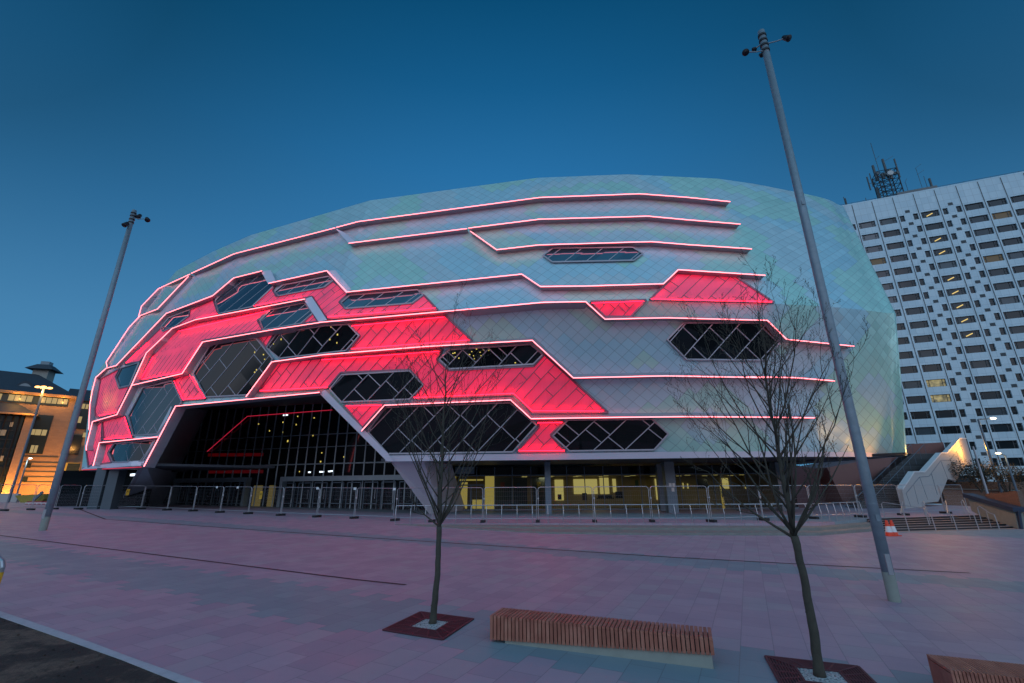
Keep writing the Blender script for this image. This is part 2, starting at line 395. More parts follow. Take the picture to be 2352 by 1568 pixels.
def shell_bm(faces=None):
    bm = BM(); uvl = bm.loops.layers.uv.new('UVMap'); cache = {}
    def vv(i, r):
        key = (i % NCOL, r)
        if key not in cache: cache[key] = bm.verts.new(shellV[i % NCOL][r])
        return cache[key]
    for i, r in (faces if faces is not None else [(i, r) for i in range(NCOL) for r in range(NL + NU)]):
        f = bm.faces.new((vv(i, r), vv(i + 1, r), vv(i + 1, r + 1), vv(i, r + 1)))
        for lp, (a, b) in zip(f.loops, ((i, r), (i + 1, r), (i + 1, r + 1), (i, r + 1))): lp[uvl].uv = (ucoord[a], vl[b])
    return bm
fpx = {}
for i in range(visN - 1):
    for r in range(NL + NU):
        q = [proj(p) for p in (shellV[i][r], shellV[i + 1][r], shellV[i + 1][r + 1], shellV[i][r + 1])]
        fpx[(i, r)] = (min(a[0] for a in q), max(a[0] for a in q), min(a[1] for a in q), max(a[1] for a in q))
def cut(bm, P):
    for i in range(len(P)):
        a, b = P[i], P[(i + 1) % len(P)]
        n = ray(*a).cross(ray(*b))
        if n.length < 1e-9: continue
        bmesh.ops.bisect_plane(bm, geom=bm.verts[:] + bm.edges[:] + bm.faces[:], dist=1e-5, plane_co=CAM, plane_no=n.normalized())
def patch(P, off, mat, name, parent, label=None):
    x0, x1 = min(p[0] for p in P), max(p[0] for p in P); y0, y1 = min(p[1] for p in P), max(p[1] for p in P)
    fs = [k for k, q in fpx.items() if q[1] > x0 and q[0] < x1 and q[3] > y0 and q[2] < y1]
    bm = shell_bm(fs); cut(bm, P)
    bmesh.ops.delete(bm, geom=[f for f in bm.faces if not inpoly(*proj(f.calc_center_median()), P)], context='FACES')
    bm.normal_update()
    for v in bm.verts:
        n = v.normal; r = (v.co - CAM).normalized()
        if n.dot(r) > 0: n = -n
        v.co = v.co - r * (off / max(.3, abs(n.dot(r))))
    o_ = mesh(name, bm, mat, parent)
    if label: o_['label'] = label
    return o_
# cladding with the entrance cut out
hole = [(403, 933), (733, 902), (892, 1061), (892, 1130), (322, 1130), (331, 1071)]
bm = shell_bm(); 
hf = [f for f in bm.faces if 280 < proj(f.calc_center_median())[0] < 950 and proj(f.calc_center_median())[1] > 880 and f.calc_center_median().y < 62]
es = set(); vs = set()
for f in hf: es.update(f.edges); vs.update(f.verts)
geom = list(vs) + list(es) + hf
for i in range(len(hole)):
    a_, b_ = hole[i], hole[(i + 1) % len(hole)]
    if a_[1] > 1110 and b_[1] > 1110: continue
    n = ray(*a_).cross(ray(*b_)).normalized()
    res = bmesh.ops.bisect_plane(bm, geom=geom, dist=1e-5, plane_co=CAM, plane_no=n); geom = res['geom']
kill = [f for f in bm.faces if f.calc_center_median().y < 62 and inpoly(*proj(f.calc_center_median()), hole)]
bmesh.ops.delete(bm, geom=kill, context='FACES')
mesh('cladding', bm, M['clad'], arena)
# flat roof
bm = BM(); c0 = sum(RT, V()) / NCOL
vs = [bm.verts.new(p - V((0, 0, .05))) for p in RT]; cv = bm.verts.new(c0 + V((0, 0, -.05)))
for i in range(NCOL): bm.faces.new((vs[i], vs[(i + 1) % NCOL], cv))
mesh('roof', bm, M['fin'], arena)
# soffit strip (not over the entrance)
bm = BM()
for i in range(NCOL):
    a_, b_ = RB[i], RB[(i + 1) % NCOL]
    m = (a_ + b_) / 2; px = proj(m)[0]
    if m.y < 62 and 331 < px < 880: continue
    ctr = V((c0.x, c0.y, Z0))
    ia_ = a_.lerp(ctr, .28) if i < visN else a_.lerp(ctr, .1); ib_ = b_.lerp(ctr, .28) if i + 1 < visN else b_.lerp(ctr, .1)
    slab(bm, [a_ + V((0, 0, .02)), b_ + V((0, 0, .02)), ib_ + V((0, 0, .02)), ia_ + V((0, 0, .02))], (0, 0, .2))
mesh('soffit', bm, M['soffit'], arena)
# windows
def uvof(x, y):
    h = hit(x, y)
    if h is None: return None
    best = None
    p = h[0]
    # locate cell
    for i in range(visN - 1):
        for r in range(NL + NU):
            q = fpx[(i, r)]
            if q[0] - 1 <= x <= q[1] + 1 and q[2] - 1 <= y <= q[3] + 1:
                a = shellV[i][r]; e1 = shellV[i + 1][r] - a; e2 = shellV[i][r + 1] - a; d = p - a
                e11, e12, e22 = e1.dot(e1), e1.dot(e2), e2.dot(e2); D = e11 * e22 - e12 * e12
                s = (d.dot(e1) * e22 - d.dot(e2) * e12) / D; t_ = (d.dot(e2) * e11 - d.dot(e1) * e12) / D
                er = max(0, -s, s - 1, -t_, t_ - 1)
                if best is None or er < best[0]: best = (er, ucoord[i] + s * (ucoord[i + 1] - ucoord[i]), vl[r] + t_ * (vl[r + 1] - vl[r]))
    return best[1:] if best else None
def hatch(P, spacing, slope, w_, off, mat, parent, name, cross=True, seed=1, phase=0.3, verts=()):
    rnd = random.Random(seed)
    uvs = [q for q in (uvof(*p) for p in dense(P, 25, True)) if q]
    u0, u1 = min(q[0] for q in uvs), max(q[0] for q in uvs); v0, v1 = min(q[1] for q in uvs), max(q[1] for q in uvs)
    bm = BM()
    def seg(fn, n=60):
        run = []
        for k in range(n + 1):
            u, v = fn(k / n)
            if not (ucoord[0] <= u <= ucoord[visN - 1] and 0 <= v <= vl[-1]):
                if len(run) > 1: emit(run)
                run = []; continue
            p = Suv(u, v); x, y = proj(p)
            if inpoly(x, y, P): run.append((p, (x, y)))
            else:
                if len(run) > 1: emit(run)
                run = []
        if len(run) > 1: emit(run)
    def emit(run):
        ps = [p - (p - CAM).normalized() * (off + .05) for p, _ in run]
        ps = ps[::6] + ([ps[-1]] if (len(ps) - 1) % 6 else [])
        if len(ps) > 1: 
            for a, b in zip(ps, ps[1:]): bar(bm, a, b, w_, w_)
    L = v1 - v0
    k = math.floor((u0 - L / slope) / spacing)
    while k * spacing < u1 + L:
        c_ = (k + phase) * spacing
        seg(lambda s: (c_ + s * L / slope, v0 + s * L))
        if cross:
            # short opposite members between neighbouring diagonals
            for lvl in (0, .5):
                if rnd.random() < (.62 if spacing < 1.5 else .92):
                    vs_ = v0 + L * (lvl + rnd.choice((0, .0, .25)) ); dv = spacing * slope * .5
                    ua = c_ + (vs_ - v0) / slope
                    # from this diagonal up-left to previous diagonal
                    seg(lambda s: (ua - s * spacing / 2, vs_ + s * dv), 24)
        k += 1
    if len(bm.faces) == 0: bm.free(); return None
    return mesh(name, bm, mat, parent)
def frame(P, r, off, mat, parent, name):
    bm = BM(); pts = dense(P, 30, True)
    ps = [onshell(*p, off)[0] for p in pts]
    for a, b in zip(ps, ps[1:] + ps[:1]): bar(bm, a, b, r, r * 1.1)
    return mesh(name, bm, mat, parent)
def mp(f_, *pts): return [f_(*p) for p in pts]
WIN = [
 (mp(cA, (1228, 412), (1392, 235), (1640, 180), (1725, 290), (1540, 463), (1258, 522)), 1),
 (mp(cO, (285, 1000), (345, 950), (690, 885), (722, 915), (655, 965), (315, 1030)), 1),
 (mp(cC, (285, 428), (360, 365), (940, 318), (985, 360), (890, 432), (325, 478)), 1),
 (mp(cA, (762, 640), (830, 560), (1010, 490), (1005, 540), (900, 620), (785, 675)), 1),
 (mp(cA, (1610, 580), (1700, 490), (1992, 430), (2062, 515), (1960, 605), (1635, 660)), 1),
 (mp(cA, (1045, 1035), (1190, 785), (1500, 738), (1580, 732), (1720, 908), (1530, 1212), (1150, 1232)), 0),
 (mp(cC, (-347, 812), (-257, 690), (140, 625), (345, 612), (440, 712), (330, 836), (-240, 903)), 0),
 (mp(cC, (190, 1165), (290, 1042), (870, 1008), (985, 1130), (870, 1250), (290, 1275)), 0),
 (mp(cC, (1122, 910), (1215, 828), (1900, 782), (2005, 870), (1925, 952), (1210, 992)), 0),
 (mp(cD, (512, 520), (665, 312), (1725, 272), (1952, 465), (1750, 692), (685, 707)), 0),
 (mp(cF, (75, 555), (205, 420), (920, 413), (1060, 540), (940, 674), (215, 684)), 0),
 (mp(cE, (1050, 745), (1190, 600), (1872, 600), (2010, 765), (1890, 918), (1215, 912)), 0),
 (mp(cP, (183, 582), (240, 540), (720, 535), (778, 570), (725, 612), (240, 622)), 1),
 (mp(cB, (490, 385), (615, 145), (865, 88), (945, 265), (735, 540), (530, 552)), 2),
 (mp(cA, (385, 1075), (430, 985), (580, 938), (500, 1132), (415, 1150)), 2),
 (mp(cB, (372, 622), (722, 590), (612, 768), (358, 780), (325, 700)), 0)]
M['glass_mid'] = (lambda t: (t.set(base=(.045, .085, .10), rough=.05, metal=.6), t.m)[1])(NT('tinted_reflecting_glass'))
for k, (P, ty) in enumerate(WIN):
    wobj = patch(P, .07, M[('glass', 'glass_sky', 'glass_mid')[ty]], 'window', arena)
    for p_ in wobj.data.polygons: p_.use_smooth = True
    frame(P, .10, .12, M['mul'], wobj, 'frame')
    hatch(P, 2.05 if ty == 0 else 1.75, 1.0, .062, .06, M['mul'], wobj, 'glazing_bar', seed=k + 3, phase=.3 + .13 * k, cross=ty != 1)
RED = [
 mp(cA, (212, 1400), (205, 1340), (255, 1075), (415, 990), (380, 1060), (412, 1160), (500, 1140), (395, 1368), (230, 1405)),
 mp(cA, (450, 952), (770, 640), (862, 645), (640, 862), (588, 930)),
 mp(cA, (1012, 490), (1212, 402), (1252, 525), (1060, 572), (872, 640), (905, 620), (1008, 542)),
 mp(cC, (-474, 465), (-272, 272), (-295, 320), (-264, 375), (136, 300), (211, 238), (345, 355), (270, 422), (325, 482), (890, 435), (990, 362), (1110, 488), (165, 568), (40, 375), (-24, 388)),
 mp(cA, (590, 1092), (692, 878), (715, 860), (900, 668), (1070, 602), (1700, 480), (1590, 580), (1635, 662), (1118, 752), (940, 1032)),
 mp(cA, (1970, 605), (2062, 520), (2107, 588)),
 mp(cA, (1590, 718), (1732, 692), (1660, 812)),
 mp(cA, (875, 1080), (1000, 1035), (1145, 1247), (950, 1262)),
 mp(cC, (360, 836), (447, 712), (362, 612), (1170, 535), (1408, 757)),
 mp(cC, (-424, 1192), (-264, 942), (130, 900), (1150, 828), (1103, 912), (1205, 1005), (1925, 970), (2018, 870), (2562, 1364), (1915, 1364), (1765, 1210), (893, 1248), (985, 1130), (875, 998), (285, 1023), (173, 1155)),
 mp(cC, (308, 1300), (648, 1290), (470, 1494)),
 mp(cD, (1958, 433), (2182, 430), (2070, 550), (2200, 692), (1785, 692), (1972, 480)),
 mp(cE, (398, 418), (872, 404), (742, 547), (518, 547)),
 mp(cE, (902, 402), (1120, 178), (1620, 195), (1958, 427)),
 mp(cB, (268, 432), (460, 385), (522, 575), (280, 592)),
 mp(cB, (152, 520), (265, 432), (262, 600), (236, 622), (186, 800), (150, 820), (132, 690)),
 mp(cB, (235, 632), (368, 620), (315, 700), (348, 782), (205, 800))]
def strip(pts, r, off, mat, name, parent):
    if max(p[0] for p in pts) < 520: off = .16
    bm = BM(); ps = [onshell(*p, off)[0] for p in dense(pts, 14)]
    for a, b in zip(ps, ps[1:]): bar(bm, a, b, r, r)
    return mesh(name, bm, mat, parent)
for k, P in enumerate(RED):
    rp = patch(P, .05, M['red'], 'lit_panel', arena)
    frame(P, .12, .09, M['mul_red'], rp, 'frame')
    hatch(P, 1.05 if k not in (0, 4) else .8, 1.05, .045, .05, M['mul_red'], rp, 'panel_joint', seed=k + 31, phase=.2)
    # wash strips standing off the panel along its sill
def sill(*segs):
    for s in segs: strip(s, .032, .36, M['wash'], 'wash_light', arena)
sill(mp(cC, (175, 548), (1085, 472)), mp(cC, (375, 820), (1375, 745)), mp(cC, (905, 1235), (1755, 1198), (1915, 1348), (2520, 1350)),
     mp(cC, (-405, 1178), (165, 1145)), mp(cE, (915, 395), (1940, 420)), mp(cE, (410, 432), (850, 415)), mp(cD, (1800, 680), (2190, 680)),
     mp(cA, (600, 1080), (940, 1018), (1115, 762)), mp(cA, (915, 672), (1690, 495)), mp(cA, (960, 1250), (1135, 1238)), mp(cB, (285, 582), (515, 565)),
     mp(cC, (380, 626), (1160, 550)), mp(cC, (120, 915), (1120, 842)), mp(cC, (330, 1308), (630, 1302)), mp(cA, (240, 1390), (390, 1360)),
     mp(cA, (470, 940), (650, 770)), mp(cA, (1070, 560), (1245, 520)), mp(cD, (1960, 445), (2170, 442)), mp(cA, (-0 + 1560, 455), (1970, 375)),
     mp(cA, (600, 1070), (700, 890)), mp(cB, (455, 395), (515, 570)), mp(cA, (880, 1095), (955, 1255)), mp(cA, (1010, 1045), (1140, 1240)))
# fins: projecting ledges carrying the light lines
def fin(P, d=.58, w_=.35, led='led', close_ends=True, r=.032, name='ledge'):
    pts = dense(P, 9); bm = BM(); n_ = len(pts); N, R1, R2 = [], [], []
    sv = [onshell(*p, d) for p in pts]
    for i in range(n_):
        p, n = sv[i]
        T_ = sv[min(i + 1, n_ - 1)][0] - sv[max(i - 1, 0)][0]; T_.normalize()
        nh = V((n.x, n.y, n.z * .3)).normalized()
        up = n.cross(T_); 
        if up.z < 0: up = -up
        cosv = 1.0
        N.append(p); R1.append(p - nh * (d + .35) - up * .05); R2.append(p - n * (d * 1.05) + up * w_ * .6)
    top_ = [p + V((0, 0, .07)) for p in N]
    def strp(A_, B_):
        va = [bm.verts.new(p) for p in A_]; vb = [bm.verts.new(p) for p in B_]
        for i in range(n_ - 1): bm.faces.new((va[i], va[i + 1], vb[i + 1], vb[i]))
    strp(N, R1); strp(N, top_); strp(top_, R2); strp(R1, R2)
    bm.faces.new([bm.verts.new(q) for q in (N[0], top_[0], R2[0], R1[0])]); bm.faces.new([bm.verts.new(q) for q in (N[-1], top_[-1], R2[-1], R1[-1])])
    fo = mesh(name, bm, M['fin'], arena)
    bm = BM(); tube(bm, [p - (p - CAM).normalized() * .09 + V((0, 0, .03)) for p in N], r, 6)
    mesh('light_tube', bm, M[led], fo)
    return fo
L1 = mp(cA, (600, 460), (745, 310), (1012, 188)); L1b = mp(cA, (1025, 180), (1380, 18)) + mp(cO, (0, 713), (733, 525))
fin(mp(cA, (575, 550)) + L1); fin(L1b + [cO(735, 524)]); fin(mp(cO, (745, 521), (905, 478), (2260, 298)) + mp(cP, (760, 216), (1040, 237), (1300, 263)))
fin(mp(cA, (1000, 205), (735, 485), (590, 540), (495, 640), (300, 935), (306, 975)))
fin(mp(cO, (838, 639), (1370, 573), (1718, 530)), .52); fin(mp(cO, (1732, 526), (2260, 460)) + mp(cP, (810, 350), (1050, 372), (1360, 397)), .52)
fin(mp(cO, (1745, 550), (1940, 688), (2258, 652)) + mp(cP, (830, 502), (1050, 520), (1428, 545)), .52)
fin(mp(cA, (385, 965), (810, 522), (1205, 372), (1385, 220), (1625, 160)))
fin(mp(cA, (1685, 265), (2178, 158))); fin(mp(cC, (166, 160), (335, 340), (1825, 188), (1985, 294), (2350, 290)) + mp(cE, (1020, 270), (1145, 150), (1885, 198)), .52)
fin(mp(cB, (130, 680), (130, 645), (182, 437), (390, 377), (512, 135)) + mp(cA, (640, 860), (860, 650), (1060, 575), (1990, 400)))
fin(mp(cA, (515, 1135), (945, 1035), (1120, 765), (1720, 660), (2150, 595)) + mp(cC, (300, 582), (1120, 510), (1990, 430), (2230, 424)) + mp(cE, (355, 422), (520, 572), (1040, 560), (1905, 582), (2070, 745)) + mp(cI, (220, 1168), (602, 1207)), .62)
fin(mp(cA, (385, 966), (300, 988), (210, 1068), (182, 1175), (160, 1300), (150, 1508)))
fin(mp(cA, (1490, 1232), (1710, 935)) + mp(cC, (130, 875), (1000, 805), (1915, 752), (2265, 1072)) + mp(cE, (1040, 1055), (1900, 1070)) + mp(cG, (0, 190), (400, 197), (738, 225)), .7)
fin(mp(cB, (620, 820), (890, 305), (1180, 277), (2115, 188)), .55)
fin(mp(cD, (460, 517), (655, 298), (1730, 252), (1905, 413), (2350, 405)) + mp(cF, (1200, 395), (1700, 398), (2310, 405)), .6)
fin(mp(cB, (188, 812), (240, 616), (735, 568)), .6)
fin(mp(cB, (95, 848), (240, 842), (600, 824)), .35, led='led_dim', r=.04)
# smooth metal bands
for P, o_ in ((mp(cA, (1618, 160), (1700, 150), (1745, 240), (1680, 272)), .45), (mp(cA, (2172, 160), (2252, 150), (2388, 315), (2345, 350)), .45), (mp(cA, (1980, 399), (2050, 376), (2182, 575), (2110, 592)), .45),
          (mp(cO, (738, 527), (805, 556), (888, 628), (838, 640)), .45), (mp(cD, (98, 190), (150, 163), (505, 525), (692, 712), (735, 770), (690, 785)), .3),
          ([(888, 1046), (1247, 1041), (1560, 1037), (1800, 1036), (2000, 1039), (2062, 1049), (2062, 1075), (880, 1075)], .12), (mp(cB, (170, 800), (625, 765), (612, 850), (60, 850)), .12)):
    patch(P, o_, M['trim'], 'metal_band', arena)
# leg at the right of the entrance, thick leaning beam down to the terrace
ZT = .12
h1 = onshell(889, 1057)[0]; h2 = onshell(930, 1055)[0]; g1 = onz(986, 1180, ZT); g2 = onz(1006, 1178, ZT)
bm = BM(); slab(bm, [h1 + V((0, -.3, .3)), h2 + V((1.2, .4, .3)), g2 + V((.3, .3, 0)), g1], (1.6, 4.5, 0)); mesh('leaning_leg', bm, M['trim'], arena)
# entrance recess
gl = ong(406, 1158); gr = ong(950, 1171); pn = V((gr.y - gl.y, -(gr.x - gl.x), 0)).normalized()
def onp(x, y, off=0): return onplane(x, y, gl + pn * off * (1 if pn.y < 0 else -1), pn)
Et = onshell(403, 933)[0]; Er = onshell(733, 902)[0]; Ef = ong(281, 1161); Em = onshell(334, 1066)[0]
it = onp(478, 942); if_ = onp(372, 1160); ir = onp(770, 925)
bm = BM(); slab(bm, [Et, Em, Ef, V((if_.x, if_.y, Ef.z)), V((if_.x, if_.y, it.z)).lerp(it, 1)], (-.5, .1, 0)); mesh('entrance_side_wall', bm, plain('slate_panel', (.42, .50, .56), .5, .1), arena)
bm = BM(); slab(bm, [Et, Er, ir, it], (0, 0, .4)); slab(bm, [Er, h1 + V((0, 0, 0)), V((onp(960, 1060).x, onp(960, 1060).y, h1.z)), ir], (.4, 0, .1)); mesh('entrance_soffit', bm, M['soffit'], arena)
# light edging strip down the side wall below the shell
bm = BM(); bar(bm, Em + V((-.1, -.1, 0)), Ef + V((-.1, -.15, 0)), .28, .2); mesh('wall_edge_trim', bm, M['fin'], arena)
# curtain wall
dirw = (gr - gl).normalized(); dirw.z = 0; dirw.normalize(); nrm_ = V((dirw.y, -dirw.x, 0))
W0 = onp(350, 1100); W1 = onp(1010, 1100); ztop = max(it.z, ir.z) + 2
def wp(s, z, o_=0): q = W0.lerp(W1, s); return V((q.x, q.y, z)) + nrm_ * o_
bm = BM(); slab(bm, [wp(0, -.3), wp(1, -.3), wp(1, ztop), wp(0, ztop)], -nrm_ * .1); cw = mesh('curtain_wall', bm, M['glass'], arena)
LW = (W1 - W0).length
bm = BM(); k = 0
x_ = 0
while x_ < LW: bar(bm, wp(x_ / LW, -.2, .05), wp(x_ / LW, ztop, .05), .09, .12, up=V((1, 0, .01))); x_ += 1.22
for yy, th in ((550, .10), (655, .07), (797, .12)):
    z = onp(*cB(2000, yy)).z; bar(bm, wp(0, z, .05), wp(1, z, .05), .1, th)
mesh('mullions', bm, M['cwm'], cw)
# portals: header beam + posts + doors
zh = onp(*cB(2000, 922)).z
bm = BM(); box_ = lambda s0, s1, z0, z1, o0: slab(bm, [wp(s0, z0, o0), wp(s1, z0, o0), wp(s1, z1, o0), wp(s0, z1, o0)], -nrm_ * (o0 - .02))
def sx(x, y): p = onp(x, y); return (p - W0).dot(dirw) / LW
sL0, sL1 = sx(*cB(905, 1000)), sx(*cB(1530, 1000)); sR0, sR1 = sx(*cB(1812, 1000)), .99
for a_, b_ in ((sL0, sL1), (sR0, sR1)):
    box_(a_, b_, zh - .24, zh + .24, .7); box_(a_, a_ + .35 / LW, -.2, zh - .24, .7); box_(b_ - .35 / LW, b_, -.2, zh - .24, .7)
mesh('door_portal', bm, M['cwm'], arena)
for a_, b_ in ((sL0, sL1), (sR0, sR1)):
    nd = max(3, int((b_ - a_) * LW / 2.0))
    for k in range(nd):
        s0 = a_ + (b_ - a_) * (k + .12) / nd; s1 = a_ + (b_ - a_) * (k + .88) / nd
        bm = BM()
        for (u0_, v0_, u1_, v1_) in ((s0, -.2, s0, zh - .4), (s1, -.2, s1, zh - .4), (s0, zh - .42, s1, zh - .42), (s0, .75, s1, .75)):
            bar(bm, wp(u0_, v0_, .35), wp(u1_, v1_, .35), .07, .07, up=nrm_)
        do = mesh('entrance_door', bm, M['steel'], arena)
        bm = BM(); bar(bm, wp(s1 - .15 / LW, .9 + .3, .5), wp(s1 - .15 / LW, 2.1, .5), .05, .05, up=nrm_); mesh('handle', bm, M['galv'], do)
M['warm'] = glow('warm_interior_light', (1, .75, .18), .55); M['warm_dim'] = glow('warm_interior_dim', (.8, .62, .2), .10)
M['dimred'] = glow('dim_red_balcony', (1, .01, .03), .035)
bm = BM(); 
for xa, xb in ((1545, 1620), (1675, 1730), (1760, 1775)):
    a_, b_ = sx(*cB(xa, 1100)), sx(*cB(xb, 1100)); slab(bm, [wp(a_, .1, .03), wp(b_, .1, .03), wp(b_, 2.6, .03), wp(a_, 2.6, .03)], nrm_ * .02)
mesh('lit_lobby_column', bm, M['warm_dim'], arena)
bm = BM()
for yy in (718, 862):
    a_, b_ = onp(*cB(1170, yy), .0), onp(*cB(1640, yy - 3), 0); bar(bm, a_ + nrm_ * .04, b_ + nrm_ * .04, .02, .35)
mesh('lit_balcony_edge', bm, M['dimred'], arena)
bm = BM(); pa, pb, pc = onp(*cB(1180, 690)) + nrm_ * .3, onp(*cB(1520, 392)) + nrm_ * .3, onp(*cB(2240, 338)) + nrm_ * .3
tube(bm, [pa, pb], .03, 6); tube(bm, [pb, pc], .03, 6); mesh('inner_light_line', bm, M['led_dim'], arena)
# warm and white glints on the curtain wall, put in as glowing boxes
M['spot'] = glow('warm_glint_glow', (.8, .62, .12), 1.0)
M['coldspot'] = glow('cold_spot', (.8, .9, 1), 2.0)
bm = BM()
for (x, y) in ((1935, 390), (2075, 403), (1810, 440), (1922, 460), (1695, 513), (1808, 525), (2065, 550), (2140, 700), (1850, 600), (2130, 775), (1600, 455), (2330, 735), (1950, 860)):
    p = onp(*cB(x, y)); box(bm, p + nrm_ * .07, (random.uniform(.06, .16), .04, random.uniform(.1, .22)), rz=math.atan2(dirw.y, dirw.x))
mesh('curtain_glint_chips', bm, M['spot'], arena)
bm = BM()
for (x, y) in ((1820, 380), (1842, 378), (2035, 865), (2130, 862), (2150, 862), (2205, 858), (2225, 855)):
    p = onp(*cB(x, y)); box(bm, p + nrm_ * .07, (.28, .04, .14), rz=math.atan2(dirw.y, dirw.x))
mesh('white_glint_chips', bm, M['coldspot'], arena)
for P, n in ((0, 0),):  # reflections of lit tower windows, put in as small glowing boxes
    bm = BM()
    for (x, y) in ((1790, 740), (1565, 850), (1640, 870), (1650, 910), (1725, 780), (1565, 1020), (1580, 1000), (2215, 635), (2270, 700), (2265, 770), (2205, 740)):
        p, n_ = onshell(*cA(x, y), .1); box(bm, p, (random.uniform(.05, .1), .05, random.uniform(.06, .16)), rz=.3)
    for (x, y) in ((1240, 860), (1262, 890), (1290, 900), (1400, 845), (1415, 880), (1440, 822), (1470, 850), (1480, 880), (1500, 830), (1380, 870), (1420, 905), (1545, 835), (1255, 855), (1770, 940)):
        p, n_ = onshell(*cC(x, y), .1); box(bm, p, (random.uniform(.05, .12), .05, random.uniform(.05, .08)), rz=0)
    mesh('pane_reflection_chips', bm, M['spot'], arena)
# ground floor: glazed hall under the overhang
g0 = onz(1010, 1173, ZT); g1 = onz(1835, 1168, ZT); gd = (g1 - g0).normalized(); gn = V((gd.y, -gd.x, 0)); gL = (g1 - g0).length
if gn.y > 0: gn = -gn
def fp(s, z, o_=0): q = g0 + gd * (s * gL); return V((q.x, q.y, z)) + gn * o_
zg = Z0 - .02
t = NT('shopfront_glass'); tr = t.n('ShaderNodeBsdfTransparent'); tr.inputs[0].default_value = (.42, .45, .42, 1); gl_ = t.n('ShaderNodeBsdfGlossy'); gl_.inputs['Roughness'].default_value = .03; gl_.inputs[0].default_value = (.7, .8, .9, 1)
fr = t.n('ShaderNodeFresnel'); mx = t.n('ShaderNodeMixShader'); t.l(fr.outputs[0], mx.inputs[0]); t.l(tr.outputs[0], mx.inputs[1]); t.l(gl_.outputs[0], mx.inputs[2]); t.l(mx.outputs[0], t.out.inputs[0]); M['shop'] = t.m
hall = arena
bm = BM(); quad(bm, fp(0, ZT), fp(1, ZT), fp(1, zg - .8), fp(0, zg - .8)); gw = mesh('hall_glazing', bm, M['shop'], hall)
bm = BM(); slab(bm, [fp(0, zg - .8), fp(1, zg - .8), fp(1, zg), fp(0, zg)], gn * -.2); mesh('hall_fascia', bm, M['glass'], hall)
bm = BM(); s = 0
def fsx(x, y): p = onplane(x, y, g0, gn); return (p - g0).dot(gd) / gL
for x in (1440, 1595, 1745, 1905, 2064 - 0, 2212, 2364, 2524, 2684, 2842, 3050, 3180, 3320, 3465, 3610, 3740):
    s = fsx(*cD(x, 1000)); bar(bm, fp(s, ZT, .06), fp(s, zg, .06), .07, .1, up=gn)
bar(bm, fp(0, zg - .8, .07), fp(1, zg - .8, .07), .06, .1); bar(bm, fp(0, ZT + .06, .07), fp(1, ZT + .06, .07), .06, .14)
mesh('mullions', bm, M['steel'], gw)
M['roomwall'] = plain('room_wall', (.42, .36, .20), .8, 0, .1, .5); M['roomfloor'] = plain('room_floor', (.16, .14, .11), .5); M['litwall'] = glow('lit_room_wall', (1, .80, .26), .78); M['furn'] = plain('dark_furniture', (.02, .018, .015), .6)
D_ = -6.5
bm = BM(); quad(bm, fp(0, ZT, D_), fp(1, ZT, D_), fp(1, zg, D_), fp(0, zg, D_)); quad(bm, fp(0, ZT, 0), fp(0, ZT, D_), fp(0, zg, D_), fp(0, zg, 0)); quad(bm, fp(1, ZT, 0), fp(1, ZT, D_), fp(1, zg, D_), fp(1, zg, 0)); quad(bm, fp(0, zg - .8, 0), fp(1, zg - .8, 0), fp(1, zg - .8, D_), fp(0, zg - .8, D_))
mesh('hall_walls', bm, M['roomwall'], hall)
bm = BM(); quad(bm, fp(0, ZT + .01, 0), fp(1, ZT + .01, 0), fp(1, ZT + .01, D_), fp(0, ZT + .01, D_)); mesh('hall_floor', bm, M['roomfloor'], hall)
def rect_on(dp, xa, ya, xb, yb, mat, nm, f_=cM):
    p0 = fp(0, 0, dp); a_ = onplane(*f_(xa, ya), p0, gn); b_ = onplane(*f_(xb, yb), p0, gn)
    bm = BM(); z0_, z1_ = max(ZT + .02, min(a_.z, b_.z)), min(max(a_.z, b_.z), zg - .82)
    slab(bm, [V((a_.x, a_.y, z0_)), V((b_.x, b_.y, z0_)), V((b_.x, b_.y, z1_)), V((a_.x, a_.y, z1_))], gn * .04)
    return mesh(nm, bm, mat, hall)
LW_ = M['litwall']
for r_ in ((902, 196, 972, 350), (1042, 192, 1225, 302), (1236, 182, 1312, 302), (1332, 190, 1365, 290), (1648, 190, 1682, 345), (1856, 220, 1868, 262), (1890, 225, 1902, 262), (2148, 185, 2205, 262), (2320, 235, 2335, 262)):
    rect_on(D_ + .08, *r_, LW_, 'lit_opening')
for r_ in ((385, 160, 452, 420), (205, 215, 250, 412), (290, 345, 360, 412), (85, 165, 165, 275), (195, 193, 370, 203)):
    rect_on(-1.2, *r_, M['warm'], 'lit_lobby_panel')
for r_ in ((455, 182, 585, 385), (735, 180, 835, 380), (595, 180, 700, 380), (1690, 150, 1745, 415)):
    rect_on(-3.2, *r_, M['dark'], 'partition')
for r_ in ((1108, 295, 1145, 350), (1215, 330, 1345, 338), (1355, 285, 1415, 335), (925, 305, 955, 345), (1225, 310, 1330, 330)):
    rect_on(-4.0, *r_, M['furn'], 'furniture')
bm = BM()
for k in range(9):
    for dd in (-1.6, -4.2): q = fp(.24 + .08 * k, zg - .86, dd); box(bm, q, (.55, .09, .03), rz=math.atan2(gd.y, gd.x))
mesh('ceiling_light', bm, M['litwall'], hall)
for r_, cc_ in (((500, 215, 530, 262), (.25, .06, .05)), ((620, 220, 645, 262), (.05, .12, .2)), ((770, 212, 798, 258), (.3, .25, .08)), ((1500, 200, 1530, 250), (.08, .2, .15)), ((1960, 190, 2050, 262), (.04, .05, .06))):
    rect_on(-3.1, *r_, plain('poster_paint', cc_, .5), 'poster')
